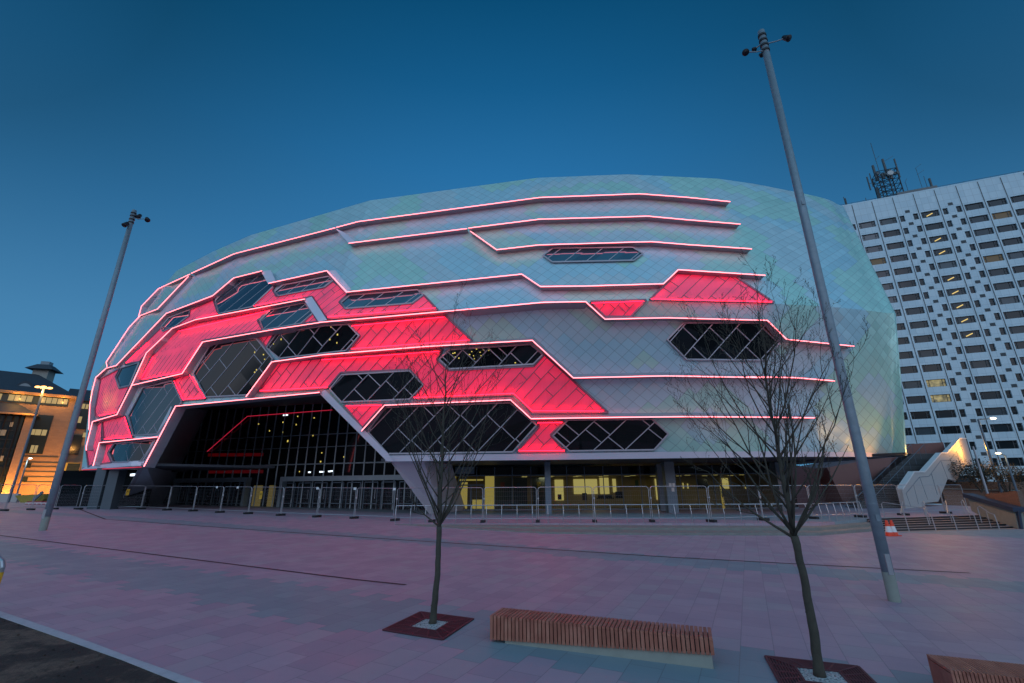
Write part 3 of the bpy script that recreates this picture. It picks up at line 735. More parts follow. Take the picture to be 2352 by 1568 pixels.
# door of the small entrance
bm = BM()
for xa in (190, 280, 375):
    s = fsx(*cM(xa, 300)); bar(bm, fp(s, ZT, .15), fp(s, ZT + 2.3, .15), .12, .1, up=gn)
s0, s1 = fsx(*cM(190, 300)), fsx(*cM(375, 300)); bar(bm, fp(s0, ZT + 2.3, .15), fp(s1, ZT + 2.3, .15), .12, .12, up=gn)
mesh('glass_door', bm, M['steel'], arena)
# low-output ceiling lamps in the hall
for sx_ in (.3, .45, .62, .8):
    ld = bpy.data.lights.new('hall_lamp', 'AREA'); ld.energy = 30; ld.size = 1.0; ld.color = (1, .82, .45); lo = bpy.data.objects.new('hall_lamp', ld); col.objects.link(lo); lo.location = fp(sx_, zg - .95, -3.2)
    lo.parent = arena; lo.matrix_parent_inverse = parent_inv(arena)
# round and square columns carrying the overhang
def column(x, y, w_, y2=None):
    p = onz(x, y, ZT); bm = BM(); box(bm, (p.x, p.y + w_ / 2, (ZT + Z0) / 2), (w_, w_, Z0 - ZT)); return mesh('column', bm, M['steel'], arena)
column(*cF(42, 1222), .46); column(*cF(1110, 1212), .8); column(*cF(1020, 1192), .5); column(*cF(2085, 1195), .95)
for (x, y, w_) in ((200, 1098, .9), (305, 1125, .9)):
    p = onplane(*cB(x, y), V((0, 43, 0)), V((0, -1, 0))); p.z = gz(p.x, 43); bm = BM(); box(bm, (p.x, p.y + .4, (p.z + Z0) / 2), (w_, w_, Z0 - p.z)); mesh('column', bm, M['dark'], arena)
# back walls under the left end and red-brown wall under the right end
a_ = onplane(*cB(90, 1060), V((0, 48, 0)), V((0, -1, 0))); b_ = onplane(*cB(640, 1080), V((0, 48, 0)), V((0, -1, 0)))
bm = BM(); slab(bm, [V((a_.x - 3, a_.y, 0)), V((b_.x, b_.y, 0)), V((b_.x, b_.y, Z0)), V((a_.x - 3, a_.y, Z0))], (0, .5, 0)); mesh('ground_floor_wall', bm, M['glass'], arena)
a_ = fp(1, 0, .1); e1 = onz(*cG(820, 1270), ZT); 
pr_ = V((e1.x, e1.y + 2.5, 0)); 
bm = BM(); slab(bm, [V((a_.x, a_.y + .1, -.4)), V((pr_.x, pr_.y, -.4)), V((pr_.x, pr_.y, Z0)), V((a_.x, a_.y + .1, Z0))], (0, 1, 0)); mesh('dark_red_wall', bm, plain('dark_red_wall', (.10, .03, .032), .6), arena)
bm = BM(); q0 = onz(*cG(830, 1275), ZT); q1 = onz(*cG(945, 1280), ZT)
slab(bm, [V((q0.x, q0.y, -.4)), V((q1.x + 3.5, q1.y + 2, -.4)), V((q1.x + 7.5, q1.y + 3, Z0 + 1.5)), V((q0.x - .8, q0.y + .6, Z0 + .1))], (-1, 9, 0)); mesh('red_brown_pier', bm, M['redstone'], arena)
bm = BM(); q0 = onz(*cG(150, 1275), ZT); bar(bm, V((q0.x, q0.y + 1.0, Z0 - .75)), V((e1.x - .5, e1.y + .8, Z0 - .75)), .2, 1.3); mesh('fascia_panels', bm, plain('warm_fascia', (.40, .20, .15), .6), arena)
# ------------------------------------------------------------------ GROUND
def sheet(name, xs, ys, off, mat, zf=gz, kind='structure'):
    bm = BM(); g = [[bm.verts.new((x, y, zf(x, y) + off)) for y in ys] for x in xs]
    for i in range(len(xs) - 1):
        for j in range(len(ys) - 1): bm.faces.new((g[i][j], g[i + 1][j], g[i + 1][j + 1], g[i][j + 1]))
    return tag(mesh(name, bm, mat), kind=kind)
sheet('ground', [-2500, -60, 60, 2500], [-800, 0, 30, 2500], -.03, M['land'])
sheet('plaza', [-75, -60, 0, 60, 70], [-12, 0, 15, 30, 64], 0, M['paver'])
def gline(name, pts, w_, mat, off=.005):
    ps = [ong(*p) for p in pts]; bm = BM(); L_, R_ = [], []
    for i, p in enumerate(ps):
        t_ = (ps[min(i + 1, len(ps) - 1)] - ps[max(i - 1, 0)]); t_.z = 0; t_.normalize(); s = V((-t_.y, t_.x, 0)) * w_ / 2
        for arr, q in ((L_, p + s), (R_, p - s)): arr.append(bm.verts.new((q.x, q.y, gz(q.x, q.y) + off)))
    for i in range(len(ps) - 1): bm.faces.new((L_[i], L_[i + 1], R_[i + 1], R_[i]))
    return tag(mesh(name, bm, mat), kind='structure')
gline('drain_channel', dense(mp(cL, (525, 108), (700, 176), (2352, 292)) + [cK(0, 428), cK(1995, 534)], 60), .13, M['channel'])
gline('drain_channel', dense(mp(cL, (-600, 190), (0, 283), (2352, 575)) + [cJ(340, 611)], 60), .10, M['channel'])
# kerb and dirt strip in the near left corner
ka = [ong(*p) for p in mp(cL, (-500, 600), (0, 790), (500, 960), (900, 1110), (1330, 1262), (1700, 1400))]
kb = [ong(*p) for p in mp(cL, (-500, 630), (0, 828), (450, 985), (800, 1110), (1170, 1258), (1500, 1400))]
bm = BM()
for i in range(5):
    slab(bm, [ka[i] + V((0, 0, -.05)), ka[i + 1] + V((0, 0, -.05)), kb[i + 1] + V((0, 0, -.05)), kb[i] + V((0, 0, -.05))], (0, 0, .065))
tag(mesh('kerb', bm, M['kerb']), kind='structure')
bm = BM(); n_ = 40
pts = []
for i in range(5):
    for s in range(8): pts.append(kb[i].lerp(kb[i + 1], s / 8))
pts.append(kb[5]); rows_ = []
for j in range(14):
    rows_.append([bm.verts.new(V((p.x - j * .32, p.y - j * .55, gz(p.x, p.y) + .006 + (0 if j == 0 else random.uniform(-.0, .03))))) for p in pts])
for j in range(13):
    for i in range(len(pts) - 1): bm.faces.new((rows_[j][i], rows_[j][i + 1], rows_[j + 1][i + 1], rows_[j + 1][i]))
tag(mesh('verge', bm, M['dirt'], smooth=True), kind='structure')
# small stones and clods along the kerb
bm = BM()
for i in range(150):
    k = random.random() * 4.99; p = kb[int(k)].lerp(kb[int(k) + 1], k % 1); d_ = random.random() ** 1.4 * 1.6 + .06
    q = p + V((-.5 * d_, -.86 * d_, 0)); r_ = random.uniform(.006, .022)
    bmesh.ops.create_icosphere(bm, subdivisions=1, radius=r_, matrix=Matrix.Translation((q.x, q.y, gz(q.x, q.y) + .02 + r_ * .4)) @ Matrix.Diagonal((1, random.uniform(.6, 1.4), .6, 1)))
tag(mesh('clods', bm, M['dirt']), kind='stuff')
# terrace with wide stone steps
te = [onz(*p, ZT) for p in mp(cD, (745, 1306)) + mp(cF, (0, 1300), (1000, 1300), (2350, 1298)) + mp(cG, (1010, 1398), (1990, 1366))]
te.append(te[-1] + V((14, 4, 0)))
bm = BM(); slab(bm, te + [V((te[-1].x, 75, ZT)), V((te[0].x - 1, 60, ZT))], (0, 0, -.3)); tag(mesh('terrace', bm, M['terrace']), kind='structure')
lo = [ong(*p) for p in mp(cD, (745, 1312)) + mp(cF, (0, 1388), (1000, 1402), (2350, 1405)) + mp(cG, (1100, 1500))]
bm = BM(); NS = 3
for k in range(1, NS):
    for i in range(len(lo) - 1):
        z0_, z1_ = ZT - (ZT - lo[i].z) * k / NS, ZT - (ZT - lo[i + 1].z) * k / NS
        a0, a1 = te[i].lerp(lo[i], (k - 1) / (NS - 1)), te[i + 1].lerp(lo[i + 1], (k - 1) / (NS - 1)); b0, b1 = te[i].lerp(lo[i], k / (NS - 1)), te[i + 1].lerp(lo[i + 1], k / (NS - 1))
        q = [V((a0.x, a0.y, z0_)), V((a1.x, a1.y, z1_)), V((b1.x, b1.y, z1_)), V((b0.x, b0.y, z0_))]; slab(bm, q, (0, 0, -.3))
tag(mesh('steps', bm, M['stone']), kind='structure')
sl0, sl1 = onz(*cG(1010, 1398), ZT), onz(*cG(1990, 1366), ZT); sb0, sb1 = ong(*cG(1160, 1512)), ong(*cG(2300, 1484))
bm = BM(); bn = BM(); NR = 6
for k in range(1, NR + 1):
    f_ = k / NR; g_ = (k - 1) / NR
    za, zb = ZT + (sb0.z - ZT) * f_ * .98, ZT + (sb1.z - ZT) * f_ * .98
    a0, a1 = sl0.lerp(sb0, g_), sl1.lerp(sb1, g_); b0, b1 = sl0.lerp(sb0, f_), sl1.lerp(sb1, f_)
    slab(bm, [V((a0.x, a0.y, za)), V((a1.x, a1.y, zb)), V((b1.x, b1.y, zb)), V((b0.x, b0.y, za))], (0, 0, -.25))
    zc0, zc1 = ZT + (sb0.z - ZT) * g_, ZT + (sb1.z - ZT) * g_
    bar(bn, V((a0.x, a0.y - .02, zc0 - .03)), V((a1.x, a1.y - .02, zc1 - .03)), .09, .075)
st_ = mesh('wide_steps', bm, plain('concrete_step', (.30, .25, .24), .7, 0, .15, 3)); tag(st_, kind='structure'); mesh('nosing', bn, M['lampblack'], st_)
# ------------------------------------------------------------------ FENCES
def fence_panel(a, b, label, tags=(), h=2.0, group='temporary wire fence panels round the arena', foot=True):
    a = V(a); b = V(b); e = empty('fence_panel', a, label, 'fence', group)
    d = (b - a); L = math.hypot(d.x, d.y); d = V((d.x, d.y, 0)) / L; a0 = a + d * .05; b0 = b - d * .05; r_ = .16; z0 = .12
    def P(s, z): q = a0.lerp(b0, s / (L - .1)); return V((q.x, q.y, q.z + z))
    LL = L - .1; bm = BM()
    pts = [P(0, z0)] + [P(0, h - r_)] + [P(r_ * (1 - math.cos(t_)), h - r_ + r_ * math.sin(t_)) for t_ in (.4, .8, 1.2, 1.57)] + [P(LL - r_ * (1 - math.cos(t_)), h - r_ + r_ * math.sin(t_)) for t_ in (1.57, 1.2, .8, .4)] + [P(LL, h - r_)] + [P(LL, z0)]
    tube(bm, pts, .021, 6); tube(bm, [P(0, z0 + .1), P(LL, z0 + .1)], .017, 5)
    box(bm, P(0, 1.35) + V((0, 0, 0)), (.10, .05, .09)); mesh('frame', bm, M['galv'], e)
    bm = BM(); s = .12
    while s < LL: tube(bm, [P(s, z0 + .1), P(s, h - .03)], .0022, 3, False); s += .12
    z = .45
    while z < h: tube(bm, [P(0, z), P(LL, z)], .003, 3, False); z += .26
    mesh('wire_mesh', bm, M['galv'], e)
    if foot:
        bm = BM(); nn = V((-d.y, d.x, 0)); bar(bm, a + nn * .34 + V((0, 0, .07)), a - nn * .34 + V((0, 0, .07)), .23, .14); mesh('foot_block', bm, M['block'], e)
    for s in tags:
        bm = BM(); q = P(s * LL, h - .05); box(bm, q - V((0, .03, 0)), (.22, .02, .16), rz=math.atan2(d.y, d.x)); mesh('tag_plate', bm, M['white'], e)
    return e
F1 = [ong(*cB(x, y)) for x, y in ((62, 1182), (362, 1178), (595, 1181), (817, 1191), (1037, 1199), (1267, 1211), (1508, 1222), (1785, 1236), (2093, 1249))] + [ong(*cD(397, 1261)), ong(*cD(735, 1275))]
lab1 = ['corner wire fence panel before the two dark columns at the left end', 'wire fence panel with a yellow notice at the foot of the slanted entrance wall', 'wire fence panel crossing the base of the dark slanted entrance wall',
        'wire fence panel before the start of the left door row', 'wire fence panel with one white tag at its right, before the left doors', 'wire fence panel with a white tag near its middle, before the left portal post',
        'wire fence panel with a yellow notice before the glowing yellow lobby columns', 'wire fence panel with a white tag at its right end, right of the yellow lobby', 'wire fence panel before the left half of the right hand doors', 'wire fence panel before the last doors, left of the leaning white leg']
tg = {4: (.75,), 5: (.5,), 7: (.95,), 8: (.97,), 9: (.98,)}
for i in range(10): fence_panel(F1[i], F1[i + 1], lab1[i], tg.get(i, ()))
F2 = [onz(*p, ZT) for p in mp(cD, (745, 1280), (1060, 1290), (1495, 1293), (1962, 1292)) + mp(cF, (432, 1291), (922, 1290), (1428, 1290), (1870, 1275)) + mp(cG, (130, 1411), (555, 1397), (960, 1384), (1325, 1367), (1685, 1351))]
lab2 = ['wire fence panel crossing the leaning white leg of the arena', 'wire fence panel behind the trunk of the smaller tree', 'wire fence panel before the small entrance door with yellow light', 'wire fence panel standing before the left end of the hall windows',
        'wire fence panel before the bright yellow serving hatch', 'wire fence panel before the table and chairs in the hall', 'wire fence panel with its left end at the wide grey column', 'wire fence panel carrying a yellow warning sign',
        'wire fence panel left of the dark fork of the larger tree', 'wire fence panel behind the fork of the larger tree', 'wire fence panel before the foot of the dark staircase', 'wire fence panel before the white stair parapet']
prev = F1[-1]
for i in range(12): fence_panel(F2[i], F2[i + 1], lab2[i])
F3 = [F2[-1], F2[-1] + V((3.2, 1.6, 0))]
fence_panel(F3[0], F3[1], 'last wire fence panel on the right, before the brick plinth')
FL = [ong(*cQ(x, y)) for x, y in ((-260, 1450), (35, 1418), (660, 1398))]
fence_panel(FL[0] , FL[1], 'wire fence panel cut by the left edge of the photo'); 
mid_ = FL[1].lerp(FL[2], .34); mi2 = FL[1].lerp(FL[2], .67)
fence_panel(FL[1], mid_, 'wire fence panel at the foot of the tall three headed street lamp'); fence_panel(mid_, mi2, 'wire fence panel before the yellow skip and building site'); fence_panel(mi2, FL[2], 'wire fence panel before the grey site hoarding, beside the fence corner')
fence_panel(F1[0], FL[2] + V((2.0, 9, 0)), 'short wire fence panel turning back from the fence corner')
def sign(x, y, plane_a, plane_b, w_, h_, label):
    d = plane_b - plane_a; d.z = 0; d.normalize(); n = V((d.y, -d.x, 0))
    if n.y > 0: n = -n
    p = onplane(x, y, plane_a + n * .04, n); e = empty('warning_sign', p, label, 'sign', 'yellow warning signs on the fence'); rz = math.atan2(d.y, d.x)
    bm = BM(); box(bm, p, (w_, .015, h_), rz=rz); mesh('board', bm, M['yellow'], e)
    bm = BM(); c = p + n * .012
    def Q(a, b): return c + d * a * w_ + V((0, 0, b * h_))
    tri = [Q(-.33, -.02), Q(.33, -.02), Q(0, .40)]
    for i in range(3): bar(bm, tri[i], tri[(i + 1) % 3], .012, .028, up=n)
    bar(bm, Q(-.12, .08), Q(.02, .2), .01, .03, up=n); bar(bm, Q(.02, .2), Q(.12, .06), .01, .03, up=n); 
    for b in (-.16, -.26, -.36): bar(bm, Q(-.3, b), Q(.3, b), .008, .022, up=n)
    mesh('symbol', bm, M['black'], e)
sign(*cF(1520, 1070), F2[7], F2[8], .42, .56, 'yellow warning sign on the fence below the larger tree')
sign(*cB(1618, 1060), F1[6], F1[7], .28, .55, 'narrow yellow warning sign before the lit lobby columns')
sign(*cB(484, 1035), F1[1], F1[2], .30, .52, 'yellow warning sign at the foot of the slanted dark wall')
# long handrail on the terrace edge
hp = [onz(*p, ZT) for p in mp(cD, (745, 1305)) + mp(cF, (0, 1301), (1000, 1301), (2350, 1299)) + mp(cG, (985, 1398))]
e = empty('handrail', hp[0], 'long low steel handrail with evenly spaced posts along the terrace edge', 'handrail')
segL = [(hp[i + 1] - hp[i]).length for i in range(4)]; tot = sum(segL)
def along(s):
    for i, l in enumerate(segL):
        if s <= l or i == 3: return hp[i].lerp(hp[i + 1], s / l)
        s -= l
bm = BM(); HR = 1.0; tube(bm, [along(tot * k / 30) + V((0, .06, HR)) for k in range(31)], .024, 8); mesh('rail', bm, M['galv'], e)
n_ = int(tot / .88)
bm = BM(); tube(bm, [V((0, 0, 0)), V((0, -.05, .5)), V((0, .06, HR))], [.02, .02, .018], 6); pme = None
for k in range(n_ + 1):
    p = along(tot * k / n_)
    if pme is None: po = mesh('post', bm, M['galv'], e, loc=p - hp[0]); pme = po.data
    else: po = bpy.data.objects.new('post', pme); col.objects.link(po); po.parent = e; po.location = p - hp[0]
# sloping stair rails on the right
rails = [((1115, 1255, 1165, 1392), (1190, 1385, 1290, 1462)), ((1272, 1245, 1332, 1380), (1382, 1372, 1376, 1510)), ((1442, 1238, 1512, 1376), (1607, 1375, 1605, 1507)), ((1618, 1230, 1700, 1366), (1790, 1370, 1787, 1506)), ((1785, 1225, 1845, 1355), (1975, 1366, 1972, 1502)), ((1960, 1305, 1992, 1430), (2147, 1360, 2147, 1498))]
rlab = ['stair handrail just left of the traffic cone', 'second stair handrail from the traffic cone', 'middle stair handrail with its top before the white parapet', 'stair handrail with its top right of the white parapet', 'stair handrail starting before the brick plinth', 'rightmost stair handrail beside the sloping concrete wall']
for (t0, b0), lb in zip(rails, rlab):
    pt = onz(*cG(t0[2], t0[3]), ZT if t0[3] < 1400 else ZT - .2); pb = ong(*cG(b0[2], b0[3])); 
    if b0[3] < 1480: pb = V((pt.x + 1.0, pt.y - 2.0, -.15))
    e = empty('stair_handrail', pb, lb, 'handrail', 'sloping handrails on the wide steps'); bm = BM()
    tube(bm, [pt, pt + V((0, 0, .85)), pt + V((.05, -.1, .95)), pb + V((-.05, .25, .95)), pb + V((0, .06, .88)), pb], .024, 7); mesh('rail', bm, M['galv'], e)
    bm = BM(); m_ = pt.lerp(pb, .5); tube(bm, [m_ + V((0, 0, -.05)), m_ + V((0, 0, .94))], .02, 6); mesh('post', bm, M['galv'], e)
# ------------------------------------------------------------------ STAIRCASE at the right
e = empty('outdoor_staircase', (31, 34, ZT), 'outdoor staircase with dark treads climbing between the arena and a white panelled parapet', 'staircase')
bm = BM(); bd = BM(); NSt = 36; Y0 = onz(*cG(1345, 1305), ZT).y
for k in range(NSt):
    f_ = k / NSt; z_ = ZT + .160 * (k + 1); y_ = Y0 + .30 * k + (1.2 if k > 12 else 0) + (1.2 if k > 24 else 0)
    def atx(x, y=y_, z=z_):
        a, b = -10, 90
        for _ in range(40):
            m = (a + b) / 2
            if proj(V((m, y, z)))[0] < x: a = m
            else: b = m
        return a
    xl = atx(cG(930 + 470 * f_, 0)[0]); xr = atx(cG(1360 + 330 * f_, 0)[0])
    box(bm, ((xl + xr) / 2, y_ + .8, z_ - .04), (xr - xl, 1.6 if k in (12, 24) else .32 * 5, .08)); box(bd, ((xl + xr) / 2, y_ + .02, z_ - .12), (xr - xl, .03, .10))
    if k == 0: s_x0 = (xl, xr)
    s_x1 = (xl, xr); y_end = y_
mesh('tread', bm, plain('dark_tread', (.10, .105, .11), .6), e); mesh('riser', bd, M['lampblack'], e)
PF = onz(*cG(1345, 1308), ZT); pdir = V((14, 10, 0)).normalized(); pnm = V((pdir.y, -pdir.x, 0))
def pp(x, y): return onplane(*cG(x, y), PF, pnm)
poly = [pp(*q) for q in ((1345, 1310), (1310, 1150), (1410, 1000), (1500, 1000), (1640, 840), (1690, 840), (1800, 715), (1855, 715), (1915, 935), (1860, 940), (1770, 1075), (1700, 1055), (1620, 1250), (1510, 1260), (1490, 1300))]
bm = BM(); slab(bm, poly, -pnm * .35); pw = mesh('parapet', bm, M['panelw'], e)
bm = BM()
for (x0, y0, x1, y1) in ((1345, 1180, 1460, 1040), (1460, 1040, 1540, 1035), (1540, 1035, 1640, 900), (1640, 900, 1720, 895), (1720, 895, 1815, 770), (1640, 900, 1700, 1055), (1720, 895, 1785, 1035), (1560, 1010, 1610, 1190), (1460, 1040, 1530, 1235), (1775, 830, 1830, 990), (1345, 1180, 1385, 1290), (1410, 1110, 1450, 1270), (1815, 770, 1850, 930)):
    bar(bm, pp(x0, y0) + pnm * .01, pp(x1, y1) + pnm * .01, .02, .05)
mesh('panel_joint', bm, M['steel'], pw)
ctop = [pp(*q) for q in ((1310, 1150), (1410, 1000), (1500, 1000), (1640, 840), (1690, 840), (1800, 715), (1855, 715))]
bm = BM()
for a_, b_ in zip(ctop, ctop[1:]): bar(bm, a_ - pnm * .17 + V((0, 0, .05)), b_ - pnm * .17 + V((0, 0, .05)), .5, .12)
mesh('coping', bm, M['white'], e)
bm = BM(); la, lb_ = V((s_x0[0] + .3, Y0, ZT + 1.1)), V((s_x1[0] + .3, y_end, ZT + .16 * NSt + 1.1))
for o_ in (0, 1.6): tube(bm, [la + V((o_, 0, 0)), lb_ + V((o_, 0, 0))], .03, 6)
for k in range(9):
    q = la.lerp(lb_, k / 8); tube(bm, [q, q - V((0, 0, 1.1))], .02, 5); q = q + V((1.6, 0, 0)); tube(bm, [q, q - V((0, 0, 1.1))], .02, 5)
mesh('railing', bm, M['steel'], e)
# upper wall behind the stairs
bm = BM(); slab(bm, [V((s_x1[0] - 6, y_end + 1.5, 0)), V((s_x1[1] + 1.5, y_end + 1.5, 0)), V((s_x1[1] + 1.5, y_end + 1.5, zat(s_x1[1], y_end + 1.5, cG(1700, 745)[1]))), V((s_x1[0] - 6, y_end + 1.5, zat(s_x1[0], y_end + 1.5, cG(1370, 785)[1])))], (0, .4, 0))
mesh('back_wall', bm, M['redstone'], e)
pl_ = pp(1800, 800) + pnm * 1.15
def plight(name, loc, energy, colr, size=.15, parent=None):
    ld = bpy.data.lights.new(name, 'POINT'); ld.energy = energy; ld.color = colr; ld.shadow_soft_size = size; lo = bpy.data.objects.new(name, ld); col.objects.link(lo); lo.location = loc
    if parent is not None: lo.parent = parent; lo.matrix_parent_inverse = parent_inv(parent)
plight('stair_lamp_light', pl_, 620, (1, .42, .05), .2, e)
# brick plinth, sloping concrete wall
wa, wb = onz(*cG(1985, 1368), ZT), ong(*cG(2302, 1482)); wd = (wb - wa); wd.z = 0; wd.normalize(); wn_ = V((wd.y, -wd.x, 0))
if wn_.dot(V((-1, -1, 0))) < 0: wn_ = -wn_
def wq(x, y): return onplane(*cG(x, y), wb, wn_)
e = empty('sloping_wall', wb, 'sloping concrete stair wall with a dark blue coping beside the wide steps', 'wall')
bm = BM(); slab(bm, [wq(1870, 1220), wq(2270, 1342), wq(2302, 1482), wq(1985, 1375), wq(1905, 1330)], -wn_ * .4); mesh('wall', bm, M['concrete'], e)
bm = BM(); bar(bm, wq(1850, 1195) - wn_ * .15, wq(2282, 1318) - wn_ * .15, .6, .26); bar(bm, wq(2277, 1325) - wn_ * .1, wq(2302, 1480) - wn_ * .1, .3, .12, up=wn_); mesh('coping', bm, plain('dark_blue_coping', (.03, .045, .08), .5), e)
bp0 = onz(*cG(1700, 1268), ZT) + V((0, 1, 0))
t = NT('plinth_brick'); br = t.n('ShaderNodeTexBrick'); t.l(t.vec(t.xyz(t.coord())[0], t.xyz(t.coord())[2]), br.inputs['Vector']); br.inputs['Scale'].default_value = 4; br.inputs['Color1'].default_value = (.16, .09, .06, 1); br.inputs['Color2'].default_value = (.22, .12, .08, 1); br.inputs['Mortar'].default_value = (.10, .08, .07, 1); t.set(base=br.outputs['Color'], rough=.8); M['brick'] = t.m
def fq(x, y): return onplane(*cG(x, y), bp0, V((0, -1, 0)))
e = empty('brick_plinth', bp0, 'low brown brick plinth wall with pale coping beyond the stair parapet', 'wall')
bm = BM(); slab(bm, [fq(1650, 1142), fq(2290, 1158), V((fq(2420, 1300).x + 5, bp0.y, fq(2290, 1158).z)), V((fq(2420, 1300).x + 5, bp0.y, -1.2)), V((fq(1650, 1142).x, bp0.y, -.3))], (0, .5, 0)); mesh('wall', bm, M['brick'], e)
bm = BM(); bar(bm, fq(1640, 1138), fq(2290, 1156), .7, .08); mesh('coping', bm, M['concrete'], e)
# side return wall at the far right foot
e = empty('brick_return', wb + V((.3, 0, 0)), 'brown brick wall end at the right edge behind the dark coping', 'wall')
bm = BM(); rp = wb + V((.45, .1, 0)); slab(bm, [onplane(*cG(2005, 1185), rp, wn_), onplane(*cG(2290, 1160), rp, wn_), onplane(*cG(2335, 1330), rp, wn_), onplane(*cG(2352, 1495), rp, wn_), onplane(*cG(2250, 1470), rp, wn_)], (.5, .2, 0)); mesh('wall', bm, M['brick'], e)
# traffic cones
def cone(loc, label):
    e = empty('traffic_cone', loc, label, 'cone', 'traffic cones at the steps'); loc = V(loc)
    bm = BM(); box(bm, loc + V((0, 0, .02)), (.42, .42, .04)); lathe(bm, loc, [(.17, .04), (.145, .18)], 20); mesh('base', bm, M['cone_o'], e)
    bm = BM(); lathe(bm, loc, [(.145, .181), (.098, .46)], 20); mesh('white_sleeve', bm, M['white'], e)
    bm = BM(); lathe(bm, loc, [(.098, .461), (.05, .74), (.03, .75)], 20); mesh('tip', bm, M['cone_o'], e)
cp_ = ong(*cG(1208, 1542)); cone(cp_, 'orange and white traffic cone standing nearest the pole'); cone(cp_ + V((.28, .05, 0)), 'orange traffic cone just right of the first one')
# ------------------------------------------------------------------ LAMP MASTS
def mast(base_px, top_px, rbase, rtop, label, lamps, collars):
    b = ong(*base_px); zt = zat(b.x, b.y, top_px[1]); rbase *= depth(b) / FX; rtop *= depth((b.x, b.y, zt)) / FX; e = empty('light_mast', b, label, 'lamp post', 'tall galvanised lamp masts on the plaza')
    bm = BM(); H_ = zt - b.z; tube(bm, [b + V((0, 0, -.05)), b + V((0, 0, H_ * .18)), b + V((0, 0, H_ * .55)), V((b.x, b.y, zt))], [rbase, rbase * .97, (rbase + rtop) / 2, rtop], 24); mesh('pole', bm, M['pole'], e, smooth=True)
    bm = BM(); tube(bm, [b, b + V((0, 0, H_ * .035))], rbase * 1.02, 24); mesh('base_sleeve', bm, M['concrete'], e)
    for f_ in (.62, .35, .12):
        bm = BM(); z = b.z + H_ * f_; rr = (rbase + (rtop - rbase) * f_) * 1.03; tube(bm, [(b.x, b.y, z), (b.x, b.y, z + .02)], rr, 24); box(bm, (b.x - rr * .2, b.y - rr, z - .3), (.09, .02, .14)); mesh('joint_band', bm, M['pole'], e)
    for py in collars:
        z = zat(b.x, b.y, py); bm = BM(); tube(bm, [(b.x, b.y, z - .035), (b.x, b.y, z + .035)], rtop * 1.25, 20); mesh('collar', bm, M['lampblack'], e)
    bm = BM(); box(bm, (b.x - rbase * .15, b.y - rbase * .93, b.z + .75), (rbase * .9, .03, .42)); mesh('access_door', bm, M['galv'], e)
    n = V((0, -1, 0))
    for (ax_, ay_, lx, ly, sz, aim) in lamps:
        z = zat(b.x, b.y, ay_); p = V((b.x, b.y, z)); q = onplane(lx, ly, V((b.x, b.y + (-.25 if aim else .15), 0)), n)
        bm = BM(); tube(bm, [p, p.lerp(q, .6) + V((0, 0, -.02)), q], .022, 6); ar = mesh('arm', bm, M['pole'], e)
        bm = BM(); dr = V(((q.x - p.x) * .6, -.5, -.75)).normalized(); 
        tube(bm, [q - dr * sz * .9, q - dr * sz * .7, q, q + dr * sz * .55, q + dr * sz * .9], [sz * .25, sz * .45, sz * .55, sz * .62, sz * .7], 14); mesh('spotlight', bm, M['lampblack'], ar, smooth=True)
    return b
cN = crop(1850, 50, 10.455); cU = crop(250, 480, 10.455)
mast((2055, 1381), (1748, 72), 12.2, 7.0, 'tall galvanised lamp mast with dark spotlights, in front of the arena at the right',
     [(0, cN(0, 590)[1], *cN(650, 780), .11, 0), (0, cN(0, 650)[1], *cN(1500, 480), .15, 1), (0, cN(0, 820)[1], *cN(450, 850), .15, 1), (0, cN(0, 870)[1], *cN(840, 930), .10, 0)], [cN(0, v)[1] for v in (430, 560, 690, 820)])
mast((98, 1218), (307, 483), 7.2, 4.4, 'tall galvanised lamp mast with dark spotlights, left of the arena',
     [(0, cU(0, 700)[1], *cU(1080, 710), .20, 0), (0, cU(0, 760)[1], *cU(1290, 790), .20, 1), (0, cU(0, 880)[1], *cU(730, 920), .20, 1)], [cU(0, v)[1] for v in (640, 710, 800, 880)])
